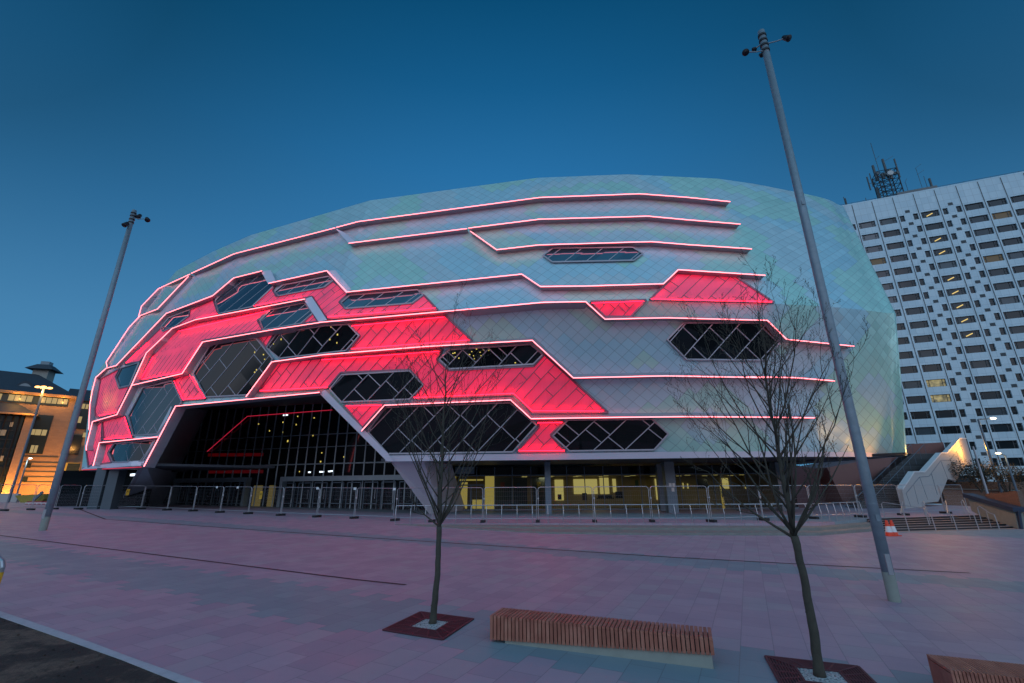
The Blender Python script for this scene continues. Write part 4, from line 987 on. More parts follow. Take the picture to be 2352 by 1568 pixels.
# ------------------------------------------------------------------ BENCHES
def bench(FL_, FR_, dep, h0, h1, n, label, plinth_z=None):
    e = empty('slatted_bench', FL_, label, 'bench', 'slatted wooden benches on the plaza'); d = FR_ - FL_; u = d.normalized(); L = d.length
    dn = V(dep); bm = BM(); th = .032
    for k in range(n):
        c = FL_ + d * ((k + .5) / n); w_ = L / n * .76 * random.uniform(.99, 1.01); hh = h0 + (h1 - h0) * k / n; jz = random.uniform(-.001, .001)
        up = V((0, 0, 1)); bn_ = dn.normalized()
        def bx(c_, s): box(bm, c_, s, ax=(u, bn_, up))
        dl = dn.length
        bx(c + dn * .5 + up * (hh - th / 2 + jz), (w_, dl, th)); bx(c - bn_ * 0 + bn_ * (th / 2) + up * ((hh - th) / 2 + .0), (w_, th, hh - th - .004)); bx(c + dn - bn_ * (th / 2) + up * ((hh - th) / 2), (w_, th, hh - th - .004))
    for q_ in (FL_ + u * .02, FR_ - u * .02):
        hh = h0 if (q_ - FL_).length < L / 2 else h1; box(bm, q_ + dn * .5 + V((0, 0, hh / 2 - .02)), (.03, dn.length - .07, hh - .05), ax=(u, dn.normalized(), V((0, 0, 1))))
    mesh('slats', bm, M['wood'], e)
    bm = BM(); bn_ = dn.normalized(); zz = min(h0, h1)
    slab(bm, [FL_ + bn_ * .06 + u * .03 + V((0, 0, .03)), FR_ + bn_ * .06 - u * .03 + V((0, 0, .03)), FR_ + dn - bn_ * .06 - u * .03 + V((0, 0, .03)), FL_ + dn - bn_ * .06 + u * .03 + V((0, 0, .03))], (0, 0, zz - .08)); mesh('inner_frame', bm, M['lampblack'], e)
    bm = BM(); q = [FL_ + bn_ * .03 + u * .25, FR_ + bn_ * .03 - u * .04, FR_ + dn - u * .04, FL_ + dn + u * .25]
    slab(bm, [p + V((0, 0, .02)) for p in q], (0, 0, -(FL_.z + .02 - min(gz(p.x, p.y) for p in q)) - .12)); mesh('plinth', bm, M['concrete'], e)
a_ = ong(*cJ(893, 990)); za, zta = zat(a_.x, a_.y, cJ(0, 974)[1]), zat(a_.x, a_.y, cJ(0, 812)[1])
b_ = ong(*cK(312, 1180)); zb, ztb = zat(b_.x, b_.y, cK(0, 1082)[1]), zat(b_.x, b_.y, cK(0, 966)[1])
FLb, FRb = V((a_.x, a_.y, za)), V((b_.x, b_.y, zb)); bk = onz(*cJ(975, 760), zta) - V((a_.x, a_.y, zta))
print('bench', FLb, FRb, zta, ztb, bk)
bench(FLb, FRb, bk, zta - za, ztb - zb, 54, 'long slatted wooden bench between the two bare trees')
c_ = ong(*cK(1890, 1420)); zt_ = zta - .12
f2 = onz(*cK(1860, 1178), zt_); k2 = onz(*cK(1700, 1070), zt_); r2 = onz(*cK(2700, 1275), zt_)
f2b = V((f2.x, f2.y, zt_ - (zta - za))); r2b = V((r2.x, r2.y, f2b.z))
bench(f2b, r2b, V((k2.x - f2.x, k2.y - f2.y, 0)), zta - za, zta - za, 30, 'slatted wooden bench cut off by the lower right corner')
# ------------------------------------------------------------------ TREES
def grate(cs, label):
    c = sum(cs, V()) / 4; e = empty('tree_grate', c, label, 'tree grate', 'square rusty tree grates'); bm = BM()
    def P(f_, i, o_=.012): q = c.lerp(cs[i % 4], f_); return V((q.x, q.y, gz(q.x, q.y) + o_))
    for f_, w_ in ((.985, .035), (.45, .03)):
        for i in range(4): bar(bm, P(f_, i), P(f_, i + 1), w_, .02)
    n = 9
    for k in range(1, n):
        f_ = .45 + (.985 - .45) * k / n
        for i in range(4): bar(bm, P(f_, i, .011), P(f_, i + 1, .011), .017, .014)
    for i in range(4):
        bar(bm, P(.45, i, .013), P(.985, i, .013), .03, .02)
        for t_ in (.25, .5, .75): bar(bm, P(.45, i, .0125).lerp(P(.45, i + 1, .0125), t_), P(.985, i, .0125).lerp(P(.985, i + 1, .0125), t_), .025, .016)
    mesh('grate_bars', bm, M['grate'], e)
    bm = BM(); quad(bm, *[P(.98, i, .004) for i in range(4)]); mesh('gravel_dark', bm, M['block'], e)
    bm = BM(); quad(bm, *[P(.44, i, .009) for i in range(4)]); mesh('gravel', bm, M['gravel'], e)
cs = [ong(*cJ(*p)) for p in ((183, 915), (435, 793), (790, 840), (583, 980))]; grate(cs, 'rusty square tree grate with white gravel round the smaller tree')
a_, b_ = ong(*cK(630, 1090)), ong(*cK(1255, 1160)); dd = b_ - a_; pr2 = V((dd.y, -dd.x, 0)); grate([a_, b_, b_ + pr2, a_ + pr2], 'rusty square tree grate at the bottom edge round the larger tree')
def tree(base, fork_px, top_px, spread, seed, label, lean, r0, nl=26, dens=1.0, lowlimbs=()):
    rnd = random.Random(seed); b = base; hf = zat(b.x, b.y, fork_px) - b.z; H_ = zat(b.x, b.y, top_px) - b.z
    e = empty('bare_tree', b, label, 'tree', 'young bare trees on the plaza')
    bm = BM(); pts = []; N = 16
    for i in range(N + 1):
        f_ = i / N; z = hf * f_
        pts.append(b + V((lean * f_ + rnd.uniform(-.006, .006) + .03 * math.sin(f_ * 3), rnd.uniform(-.006, .006), z - .03)))
    rr = [r0 * (1.35 if i == 0 else 1.12 if i == 1 else 1.0 - .22 * i / N) * rnd.uniform(.97, 1.03) for i in range(N + 1)]; rr[-1] *= 1.12; rr[-2] *= 1.08
    tube(bm, pts, rr, 14); 
    for k in range(5):
        i = rnd.randrange(3, N - 2); p = pts[i]; a = rnd.uniform(0, 6.28); d_ = V((math.cos(a), math.sin(a), .2)); tube(bm, [p + d_ * rr[i] * .7, p + d_ * rr[i] * 1.12], [r0 * .28, r0 * .12], 7)
    mesh('trunk', bm, M['bark'], e, smooth=True)
    cb = BM(); top0 = pts[-1]; leader = []; NL_ = 14; hh = H_ - hf
    for i in range(NL_ + 1):
        f_ = i / NL_; leader.append(top0 + V((lean * .4 * f_ + rnd.uniform(-.03, .03) * f_, rnd.uniform(-.03, .03), hh * f_)))
    lr = [r0 * .62 * (1 - i / NL_) ** .9 + .004 for i in range(NL_ + 1)]; tube(cb, leader, lr, 8)
    def twig(p, d, L, r, lvl):
        n = 5 if lvl < 2 else 3; ps = [p]; q = p; dv = d.copy()
        for i in range(n):
            dv = (dv + V((rnd.uniform(-.16, .16), rnd.uniform(-.16, .16), .10 + .04 * lvl))).normalized(); q = q + dv * L / n; ps.append(q)
            if lvl < 3 and (i > 0 or lvl > 0):
                for _ in range(1 if rnd.random() < dens * (.95 if lvl < 2 else .75) else 0):
                    a = rnd.uniform(0, 6.28); s = dv.orthogonal().normalized(); s2 = dv.cross(s); sd = (dv * .85 + (s * math.cos(a) + s2 * math.sin(a)) * .65).normalized()
                    twig(q, sd, L * rnd.uniform(.30, .52) * (1 - .08 * i), max(.0022, r * .5 * (1 - i / n * .5)), lvl + 1)
        tube(cb, ps, [max(.0019, r * (1 - .8 * i / n)) for i in range(n + 1)], 6 if lvl == 0 else 4 if lvl == 1 else 3, lvl < 2)
        if lvl >= 1: 
            for _ in range(2): # buds
                j = rnd.randrange(1, n + 1); bq = ps[j]; tube(cb, [bq, bq + V((rnd.uniform(-1, 1), rnd.uniform(-1, 1), 1)).normalized() * .022], [.005, .001], 3, False)
    for k in range(nl):
        f_ = (k / nl) ** 1.02 * .84; i = f_ * NL_; p = leader[int(i)].lerp(leader[min(NL_, int(i) + 1)], i % 1)
        a = k * 2.4 + rnd.uniform(-.4, .4); ang = math.radians(rnd.uniform(38, 58) - 16 * f_); 
        d_ = V((math.cos(a) * math.sin(ang), math.sin(a) * math.sin(ang), math.cos(ang)))
        L = spread * (1.0 - .55 * f_) * rnd.uniform(.85, 1.15) / max(.62, math.sin(ang)) * .78
        twig(p, d_, L, r0 * .33 * (1 - .5 * f_) * rnd.uniform(.7, 1.1), 0)
    for (a, ang, zf_, L) in lowlimbs:
        d_ = V((math.cos(a) * math.sin(ang), math.sin(a) * math.sin(ang), math.cos(ang))); twig(top0 + V((0, 0, -hf * (1 - zf_))), d_, L, r0 * .36, 0)
    mesh('crown', cb, M['bark'], e, smooth=True)
t1 = ong(*cJ(514, 868)); tree(t1, 1205, 800, 2.1, 11, 'smaller bare tree, left, standing in front of the leaning white leg', .05, 7.6 * depth(t1) / FX, 24, .86, ((.2, .6, 1, 1.5), (3.0, 1.1, 1, .9), (3.4, .5, 1, 1.8), (5.4, .45, 1, 2.0), (1.9, .5, 1.02, 1.9), (.5, .4, 1.02, 2.1)))
t2 = ong(*cK(995, 1222)); tree(t2, 1225, 770, 2.0, 5, 'larger bare tree, right, nearest the camera beside the tall mast', .0, 10.6 * depth(t2) / FX, 30, .9, ((2.9, 1.0, .98, 1.4), (.3, .62, 1, 1.7), (4.6, .8, .98, 1.2), (3.3, .5, 1, 1.9), (1.3, .55, 1, 1.7), (5.6, .6, 1, 1.8), (2.3, .62, 1.02, 1.8), (.0, .42, 1.03, 2.1), (3.9, .42, 1.03, 2.0)))
print('trees', t1, t2)
# ------------------------------------------------------------------ TOWER on the right
tu = V((.9308, -.3655, 0)); tn = V((-.3655, -.9308, 0)); TP = onz(2128, 435, 57)
def tp(u, z, o_=0): return V((TP.x, TP.y, 0)) + tu * u + V((0, 0, z)) + tn * o_
tw = empty('office_tower', tp(0, 0), 'white gridded office tower with dark windows rising behind the arena on the right', 'building')
WU = [-20.5, -17.2, -13.95, -10.7, -7.26, -.62, 5.97, 9.24, 12.55]; NUu = [-4.96, -2.84, 1.71, 3.73, 15.0]; SQ = [-3.9, 2.73, 16.0]
rowz = [51.68 - 2.705 * k for k in range(19)]
t = NT('tower_panel'); x = t.xyz(t.coord()); s = t.m_('ADD', t.m_('MULTIPLY', x[0], .9308), t.m_('MULTIPLY', x[1], -.3655)); z = x[2]
wn = t.n('ShaderNodeTexWhiteNoise'); t.l(t.vec(t.m_('FLOOR', t.m_('DIVIDE', s, 1.65)), t.m_('FLOOR', t.m_('DIVIDE', z, 1.35))), wn.inputs['Vector'])
jl = t.m_('LESS_THAN', t.m_('MINIMUM', t.m_('FRACT', t.m_('DIVIDE', s, 1.1)), t.m_('FRACT', t.m_('DIVIDE', z, 1.35))), .035)
st = t.noise(t.vec(t.m_('MULTIPLY', s, 2.0), 0.0, t.m_('MULTIPLY', z, .15)), 1.2, 4)
c = t.mix(wn.outputs['Value'], (.50, .67, .76), (.60, .76, .84)); c = t.mix(t.m_('MULTIPLY', st, .3), c, (.36, .42, .46)); c = t.mix(t.m_('MULTIPLY', jl, .5), c, (.2, .26, .3)); t.set(base=c, rough=.45); M['tower'] = t.m
t = NT('tower_glass'); oi = t.n('ShaderNodeObjectInfo'); t.set(base=t.ramp(oi.outputs['Random'], [(0, (.006, .012, .016)), (.7, (.02, .035, .045)), (1, (.08, .11, .13))]), rough=.08, ior=1.5, metal=.1); M['tglass'] = t.m
M['tframe'] = plain('tower_window_frame', (.06, .075, .085), .5)
M['tdim'] = glow('dim_office', (.8, .62, .3), .07)
t = NT('lit_office'); nz = t.noise(t.coord(), 1.6, 3); t.set(base=(.1, .1, .08), emis=(1, .82, .34), estr=t.m_('MULTIPLY', t.m_('SUBTRACT', nz, .25), .8)); M['tlit'] = t.m; M['tlamp'] = glow('office_lamp_line', (1, .72, .22), .9)
bm = BM(); U0, U1 = -24, 19; WH = 1.32
ops_ = sorted([(u - 1.37, u + 1.37) for u in WU] + [(u - .38, u + .38) for u in NUu])
edges = [U0]
for a_, b_ in ops_: edges += [a_, b_]
edges.append(U1)
for z in rowz:
    for k in range(0, len(edges), 2): box(bm, tp((edges[k] + edges[k + 1]) / 2, z, -.2), (edges[k + 1] - edges[k], .4, WH), ax=(tu, tn, V((0, 0, 1))))
zs = [57.0] + [z for r_ in rowz for z in (r_ + WH / 2, r_ - WH / 2)] + [-1]
for k in range(0, len(zs), 2): box(bm, tp((U0 + U1) / 2, (zs[k] + zs[k + 1]) / 2, -.201), (U1 - U0, .4, zs[k] - zs[k + 1]), ax=(tu, tn, V((0, 0, 1))))
box(bm, tp((U0 + U1) / 2, 28, -9), (U1 - U0 - .1, 17, 56.9), ax=(tu, tn, V((0, 0, 1)))); mesh('wall', bm, M['tower'], tw)
bm = BM()
for u in [-22.1, -18.85, -15.6, -12.3, -8.95, -5.55, -2.25, 1.05, 4.35, 7.6, 10.9, 14.2]:
    box(bm, tp(u, 28, .0), (.12, .06, 57.2), ax=(tu, tn, V((0, 0, 1))))
mesh('vertical_groove', bm, M['tframe'], tw)
vg = plain('vent_grey', (.045, .06, .07), .6)
for z in rowz:
    for u in SQ[:2]: bm = BM(); box(bm, tp(u, z + 1.36, .01), (.72, .05, .55), ax=(tu, tn, V((0, 0, 1)))); mesh('vent_square', bm, vg, tw)
def window(u, z, w_, lit=0):
    g = BM(); box(g, tp(u, z, -.3), (w_, .04, WH), ax=(tu, tn, V((0, 0, 1)))); return g
lits = {(-7.26, 12), (-7.26, 13), (12.55, 9)}; random.seed(21); dimm = {(u, r) for u in WU for r in range(19) if random.random() < .05}
linelit = {(-.62, 0), (-.62, 2), (-.62, 3), (-.62, 5), (-.62, 6), (-.62, 7), (-.62, 8), (-.62, 9)}
cand = []
for ri, z in enumerate(rowz):
    for u in WU + NUu:
        px, py = proj(tp(u, z)); 
        if -50 < px < 2400 and u > -16: cand.append(((V(tp(u, z)) - CAM).length * (1 if u in WU else 3), u, z, ri))
cand.sort(); rest = BM(); rf = BM(); nw = 0
def wframe(bm_, u, z):
    if u in WU:
        for du in (-.92, .92, -1.34, 1.34): box(bm_, tp(u + du, z, -.24), (.07, .08, WH), ax=(tu, tn, V((0, 0, 1))))
        for sd in (-1, 1): box(bm_, tp(u + sd * 1.13, z + .1, -.24), (.4, .08, .07), ax=(tu, tn, V((0, 0, 1))))
        for dz in (-.63, .63): box(bm_, tp(u, z + dz, -.24), (2.74, .08, .07), ax=(tu, tn, V((0, 0, 1))))
    else: box(bm_, tp(u, z - .1, -.24), (.76, .08, .06), ax=(tu, tn, V((0, 0, 1))))
for _, u, z, ri in cand:
    w_ = 2.74 if u in WU else .76; lit = (u, ri) in lits
    if nw < 100:
        g = window(u, z, w_); wo = mesh('window', g, M['tlit'] if lit else M['tdim'] if (u, ri) in dimm else M['tglass'], tw); 
        if lit: wo['label'] = 'lit office window glowing yellow'
        g = BM(); wframe(g, u, z); mesh('frame', g, M['tframe'], wo); nw += 1
    else:
        box(rest, tp(u, z, -.3), (w_, .04, WH), ax=(tu, tn, V((0, 0, 1)))); wframe(rf, u, z)
tag(mesh('distant_windows', rest, M['tglass'], tw), kind='stuff'); tag(mesh('distant_frames', rf, M['tframe'], tw), kind='stuff')
bm = BM()
for (u, ri) in linelit: z = rowz[ri]; bar(bm, tp(u - .55, z - .25, -.24), tp(u + .45, z + .2, -.24), .03, .16)
mesh('office_lamp', bm, M['tlamp'], tw)
bm = BM(); 
for k in range(22): q = tp(U0 + k * 2, 57, -.6); tube(bm, [q, q + V((0, 0, .55))], .03, 4)
tube(bm, [tp(U0, 57.5, -.6), tp(U1, 57.5, -.6)], .03, 4); mesh('roof_rail', bm, M['tframe'], tw)
bm = BM(); box(bm, tp(-1.2, 57.35, -2), (6.4, 3, .9), ax=(tu, tn, V((0, 0, 1)))); mesh('plant_room', bm, plain('plant_room_grey', (.16, .17, .18), .7), tw)
# antenna lattice on the roof
an = empty('antenna_mast', tp(-4.0, 57.3, -2), 'dark lattice antenna mast bristling with aerials on the tower roof', 'antenna'); bm = BM()
A0 = lambda u, z, o_=0: tp(u, z, -2 + o_)
uL, uR = -6.5, -3.2; zb_, zt_ = 57.6, 63.6
for u in (uL, (uL + uR) / 2, uR):
    for o_ in (0, 2.6): tube(bm, [A0(u, zb_, o_ - 1.3), A0(u, zt_, o_ - 1.3)], .11, 6)
for k in range(6):
    z = zb_ + (zt_ - zb_) * k / 5
    for o_ in (-1.3, 1.3):
        tube(bm, [A0(uL, z, o_), A0(uR, z, o_)], .07, 5)
        if k < 5:
            zz = zb_ + (zt_ - zb_) * (k + 1) / 5; um = (uL + uR) / 2; tube(bm, [A0(uL, z, o_), A0(um, zz, o_)], .05, 5); tube(bm, [A0(um, z, o_), A0(uR, zz, o_)], .05, 5); tube(bm, [A0(um, z, o_), A0(uL, zz, o_)], .05, 5)
    for u in (uL, uR): tube(bm, [A0(u, z, -1.3), A0(u, z, 1.3)], .06, 5)
mesh('lattice', bm, M['lampblack'], an)
bm = BM(); rnd = random.Random(3)
for (u, z0_, z1_, r_) in ((uL - 1.3, 60.4, 63.6, .13), (uL - .7, 61, 64.3, .09), (uL + .2, 62.3, 66.0, .22), (uL + 2.1, 62.5, 67.0, .22), (uR + .7, 62.0, 66.5, .14), (uL + 1.0, 63, 71.5, .05), (uL - .2, 57.4, 60.6, .25), (-1.9, 57.5, 60.6, .04), (1.2, 57.7, 61.2, .04), (.4, 57.7, 63.4, .035), (1.9, 57.7, 60.4, .2), (-12.6, 56.8, 60.0, .07), (-12.4, 57.8, 59.6, .12), (-9.0, 57, 58.8, .06)):
    tube(bm, [A0(u, z0_), A0(u, z1_)], r_, 8)
    if r_ > .08: tube(bm, [A0(u, (z0_ + z1_) / 2), A0(max(uL, min(uR, u)) if -8 < u < -2.5 else u, (z0_ + z1_) / 2 - .5, .1)], .04, 4)
for (u, z, L) in ((.4, 63.3, 1.1), (.4, 61.8, 1.2), (-1.9, 60.6, .4), (uL + 1.0, 67.2, .8), (uL + 2.6, 66.5, 1.4)): tube(bm, [A0(u - .1, z), A0(u + L, z + .8)], .035, 4)
for i in range(10): q = A0(rnd.uniform(uL, uR), rnd.uniform(61.4, 63.4), 1.35); box(bm, q, (.5, .3, .6))
mesh('aerials', bm, M['tframe'], an)
bm = BM(); q = A0(-4.6, 62.3, 1.7); tube(bm, [q, q + tn * .35], [.55, .5], 18); mesh('dish', bm, plain('dish_grey', (.5, .52, .52), .5), an)
# ------------------------------------------------------------------ STREET LAMPS
def street(basexy, pts, heads, r_, label, colr, en, group='lit street lamps'):
    b = V((basexy[0], basexy[1], gz(*basexy))); e = empty('street_lamp', b, label, 'street lamp', group); bm = BM(); tube(bm, [b] + pts, [r_] * 1 + [r_ * .8] * len(pts), 8); mesh('pole', bm, M['steel'], e)
    for h_ in heads:
        bm = BM(); tube(bm, [pts[-1], h_], r_ * .5, 6); a_ = mesh('arm', bm, M['steel'], e)
        bm = BM(); s_ = r_ * 1.7; bmesh.ops.create_uvsphere(bm, u_segments=12, v_segments=8, radius=s_, matrix=Matrix.Translation(h_) @ Matrix.Diagonal((1.5, 1, .55, 1))); mesh('lamp_head', bm, glow('lamp_glow', colr, 6.0), a_)
        plight('lamp_light', h_ - V((0, .3, .55)), en, colr, .15, e)
def vplane(px, y): return onplane(px[0], px[1], V((0, y, 0)), V((0, -1, 0)))
b = ong(*cQ(70, 1345)); zt_ = zat(b.x, b.y, cQ(0, 362)[1]); top_ = V((b.x, b.y, zt_))
street((b.x, b.y), [top_], [vplane(cQ(*q), b.y) for q in ((327, 345), (378, 345), (430, 355))], .13, 'tall three headed orange street lamp on the left', (1, .45, .10), 260)
b = ong(*cQ(163, 1262)) ; b = V((b.x, min(b.y, 64), 0)); h_ = vplane(cQ(262, 963), 62); street((h_.x - .3, 62), [V((h_.x - .3, 62, h_.z - .1))], [h_], .09, 'small white street lamp before the orange lit building', (1, .93, .75), 60)
h_ = vplane(cG(2085, 541), 56); q_ = vplane(cG(1960, 550), 56); street((q_.x, 56), [q_], [h_], .14, 'taller dark street lamp arching right before the tower', (1, .78, .5), 30)
h_ = vplane(cG(2130, 838), 52); q_ = vplane(cG(2188, 855), 52); street((q_.x, 52), [q_], [h_], .11, 'lower street lamp with a long white head near the right edge', (1, .72, .4), 30)
q_ = vplane(cG(1915, 780), 50); e = empty('steel_post', (q_.x, 50, -.9), 'slim bare steel post just right of the white stair parapet', 'post'); bm = BM(); tube(bm, [(q_.x, 50, -.9), q_], [.13, .08], 8); mesh('post', bm, M['galv'], e)
# added amber lights without a lamp, tinting the right end of the arena
hp_, hn_ = onshell(2045, 1010)
plight('amber_fill_light', hp_ + hn_ * 2.2 - V((0, 0, .6)), 190, (1, .36, .03), .15, arena)
hp_, hn_ = onshell(1985, 965)
plight('amber_fill_light', hp_ + hn_ * 4.0 - V((0, 0, 1)), 150, (1, .36, .06), .2, arena)
q_ = onz(*cG(560, 960), Z0 - 1); plight('overhang_fill_light', V((q_.x, q_.y - 1.5, Z0 - 1.6)), 70, (1, .42, .12), .2, arena)  # added warm light without a fixture, tints the walls under the overhang
# ------------------------------------------------------------------ LEFT BUILDING
P90 = vplane((90, 1000), 92); bu = V((.753, .657, 0)); bnn = V((.657, -.753, 0))
def lp(x, y, o_=0): return onplane(*cQ(x, y), P90 + bnn * o_, bnn)
lb = empty('stone_office_building', lp(300, 1240), 'orange lit stone office building with slate hip roof and rooftop cupola', 'building')
t = NT('warm_stone'); br = t.n('ShaderNodeTexBrick'); o = t.xyz(t.coord()); t.l(t.vec(t.m_('ADD', t.m_('MULTIPLY', o[0], .753), t.m_('MULTIPLY', o[1], .657)), o[2]), br.inputs['Vector']); br.inputs['Scale'].default_value = .8; br.inputs['Mortar Size'].default_value = .012
br.inputs['Color1'].default_value = (.25, .15, .095, 1); br.inputs['Color2'].default_value = (.30, .185, .115, 1); br.inputs['Mortar'].default_value = (.22, .16, .12, 1)
t.set(base=t.mix(t.m_('MULTIPLY', t.noise(t.coord(), .15, 4), .4), br.outputs['Color'], (.22, .17, .14)), rough=.85); M['lstone'] = t.m
M['slate'] = plain('slate_roof', (.035, .045, .06), .7, 0, .25, 1.2); M['lglass'] = plain('office_glass', (.02, .03, .035), .08)
M['llit'] = glow('office_window_lit', (1, .72, .3), .38); M['llit2'] = glow('arch_window_lit', (1, .42, .03), .55)
def lrect(x0, y0, x1, y1, o_, mat, nm, par, th=.15):
    a_, b_ = lp(x0, (y0 + y1) / 2, o_), lp(x1, (y0 + y1) / 2, o_); z0_, z1_ = lp((x0 + x1) / 2, y1, o_).z, lp((x0 + x1) / 2, y0, o_).z
    bm = BM(); slab(bm, [V((a_.x, a_.y, z0_)), V((b_.x, b_.y, z0_)), V((b_.x, b_.y, z1_)), V((a_.x, a_.y, z1_))], -bnn * th); return mesh(nm, bm, mat, par)
zE = lp(300, 400).z; gB = 0.3
def lwall(xa, xb, yref, z0_, z1_, o_, th, mat, nm):
    a_, b_ = lp(xa, yref, o_), lp(xb, yref, o_); bm = BM(); slab(bm, [V((a_.x, a_.y, z0_)), V((b_.x, b_.y, z0_)), V((b_.x, b_.y, z1_)), V((a_.x, a_.y, z1_))], -bnn * th); return mesh(nm, bm, mat, lb)
ea = lp(520, 900)   # reference: building corner is vertical in 3D
mw = lwall(-500, 560, 800, gB - 1, zE, 0, 18, M['lstone'], 'wall')
lwall(540, 1100, 800, gB - 1, lp(700, 470, -3).z, -3, 12, M['lstone'], 'wing_wall')
lrect(560, 480, 1000, 715, -2.8, M['lglass'], 'wing_glazing', lb)
lrect(575, 760, 700, 930, -2.8, M['lglass'], 'window', lb)
for r_ in ((690, 490, 735, 532), (742, 495, 765, 535), (665, 600, 705, 655), (717, 740, 755, 780)): lrect(*r_, -2.6, M['llit'], 'lit_window', lb)
lrect(500, 1000, 655, 1235, -.0 + .12, M['llit2'], 'arched_entrance', lb); lrect(575, 1005, 685, 1090, .2, M['lglass'], 'fanlight', lb); lrect(540, 1095, 650, 1200, .22, M['llit'], 'lit_window', lb)
lrect(-60, 402, 600, 492, .15, M['lglass'], 'window_band', lb)
for x0, x1, y0, y1 in ((72, 122, 410, 462), (127, 172, 414, 466), (178, 224, 418, 470), (230, 280, 422, 474), (355, 395, 432, 482), (400, 445, 437, 486), (450, 492, 441, 490), (498, 540, 446, 493), (546, 585, 450, 496), (-20, 12, 402, 455)): lrect(x0, y0, x1, y1, .3, M['llit'], 'lit_window', lb)
dw = lrect(262, 585, 418, 925, .12, M['lglass'], 'window', lb)
for r_ in ((305, 712, 355, 762), (362, 715, 402, 765), (268, 710, 302, 758), (262, 848, 290, 915), (296, 850, 322, 915)): lrect(*r_, .25, M['llit'], 'lit_window', lb)
for r_ in ((222, 1005, 268, 1045), (188, 1125, 238, 1165)): lrect(*r_, .12, M['lglass'], 'window', lb)
bay = lwall(-400, 118, 900, gB - 1, lp(60, 545, 2.5).z, 2.5, 3, M['lglass'], 'glazed_bay')
lwall(128, 200, 900, gB - 1, lp(200, 560, 3).z, 3, 3.2, M['lstone'], 'pier')
bm = BM()
for x in (-330, -260, -190, -120, -50, 20, 80): a_ = lp(x, 900, 2.65); bar(bm, V((a_.x, a_.y, gB)), V((a_.x, a_.y, lp(60, 545, 2.5).z)), .18, .18)
for y in (640, 720, 800, 880, 960, 1040, 1120): a_, b_ = lp(-400, y, 2.65), lp(118, y, 2.65); z_ = lp(60, y, 2.65).z; bar(bm, V((a_.x, a_.y, z_)), V((b_.x, b_.y, z_)), .12, .12)
mesh('mullions', bm, M['lampblack'], bay)
for r_ in ((-10, 715, 50, 765), (85, 650, 112, 690), (0, 940, 28, 985), (120, 1000, 122, 1002)): lrect(*r_, 2.75, plain('dim_bay_pane', (.3, .28, .2), .3), 'pane', lb)
# grooves of the rusticated base
bm = BM()
for y in (948, 998, 1035, 1078, 1122, 1165): z_ = lp(400, y, .05).z; a_, b_ = lp(205, y, .05), lp(505, y, .05); bar(bm, V((a_.x, a_.y, z_)), V((b_.x, b_.y, z_)), .1, .22)
mesh('stone_course', bm, M['slate'], lb)
# roofs
def rp(x, y, o_): return lp(x, y, o_)
bm = BM(); ev0, ev1 = rp(-500, 400, 1.2), rp(665, 430, 1.2); ev0.z = ev1.z = zE; r0_, r1_ = rp(-300, 300, -8), rp(330, 238, -8); r0_.z = r1_.z
bk0, bk1 = ev0 - bnn * 19, ev1 - bnn * 19
vs = [bm.verts.new(p) for p in (ev0, ev1, bk1, bk0, r0_, r1_)]
for f_ in ((0, 1, 5, 4), (1, 2, 5), (2, 3, 4, 5), (3, 0, 4), (0, 3, 2, 1)): bm.faces.new([vs[i] for i in f_])
rf_ = mesh('roof', bm, M['slate'], lb)
bm = BM(); a_, b_ = rp(560, 440, -2), rp(1100, 470, -2); b_.z = a_.z = lp(700, 468, -3).z; zz = lp(600, 357, -8).z
vs = [bm.verts.new(p) for p in (a_, b_, b_ - bnn * 14, a_ - bnn * 14, V((a_.x, a_.y, zz)) - bnn * 6, V((b_.x, b_.y, zz)) - bnn * 6)]
for f_ in ((0, 1, 5, 4), (1, 2, 5), (2, 3, 4, 5), (3, 0, 4), (0, 3, 2, 1)): bm.faces.new([vs[i] for i in f_])
mesh('wing_roof', bm, M['slate'], lb)
bm = BM(); a_, b_, c_ = rp(-250, 560, 4.2), rp(330, 568, 4.2), rp(150, 488, 0); a_.z = b_.z = lp(60, 552, 4.2).z - .2
vs = [bm.verts.new(p) for p in (a_, b_, b_ - bnn * 5, a_ - bnn * 5, c_, c_ + (a_ - b_) * .45)]
for f_ in ((0, 1, 4, 5), (1, 2, 4), (3, 0, 5), (0, 3, 2, 1)): bm.faces.new([vs[i] for i in f_])
mesh('porch_roof', bm, M['slate'], lb)
bm = BM(); bar(bm, ev0 + V((0, 0, -.25)) - bnn * .3, ev1 + V((0, 0, -.25)) - bnn * .3, .5, .5); bar(bm, a_ + bnn * -.2 + V((0, 0, -.15)), b_ + bnn * -.2 + V((0, 0, -.15)), .4, .3); mesh('eaves_moulding', bm, plain('ochre_eaves', (.40, .22, .10), .7), lb)
bm = BM(); a_ = rp(115, 352, -1.5); b_ = rp(300, 362, -1.5); d_ = (b_ - a_); pts = [a_ + d_ * (k / 12) + V((0, 0, math.sin(math.pi * k / 12) * 1.6)) for k in range(13)]
slab(bm, pts, -bnn * 4); dm = mesh('eyebrow_dormer', bm, M['slate'], lb)
bm = BM(); pts = [a_ + d_ * (.1 + .8 * k / 12) + bnn * .05 + V((0, 0, math.sin(math.pi * k / 12) * 1.0)) for k in range(13)]; slab(bm, pts, bnn * .1); mesh('pane', bm, plain('dormer_pane', (.25, .28, .3), .2), dm)
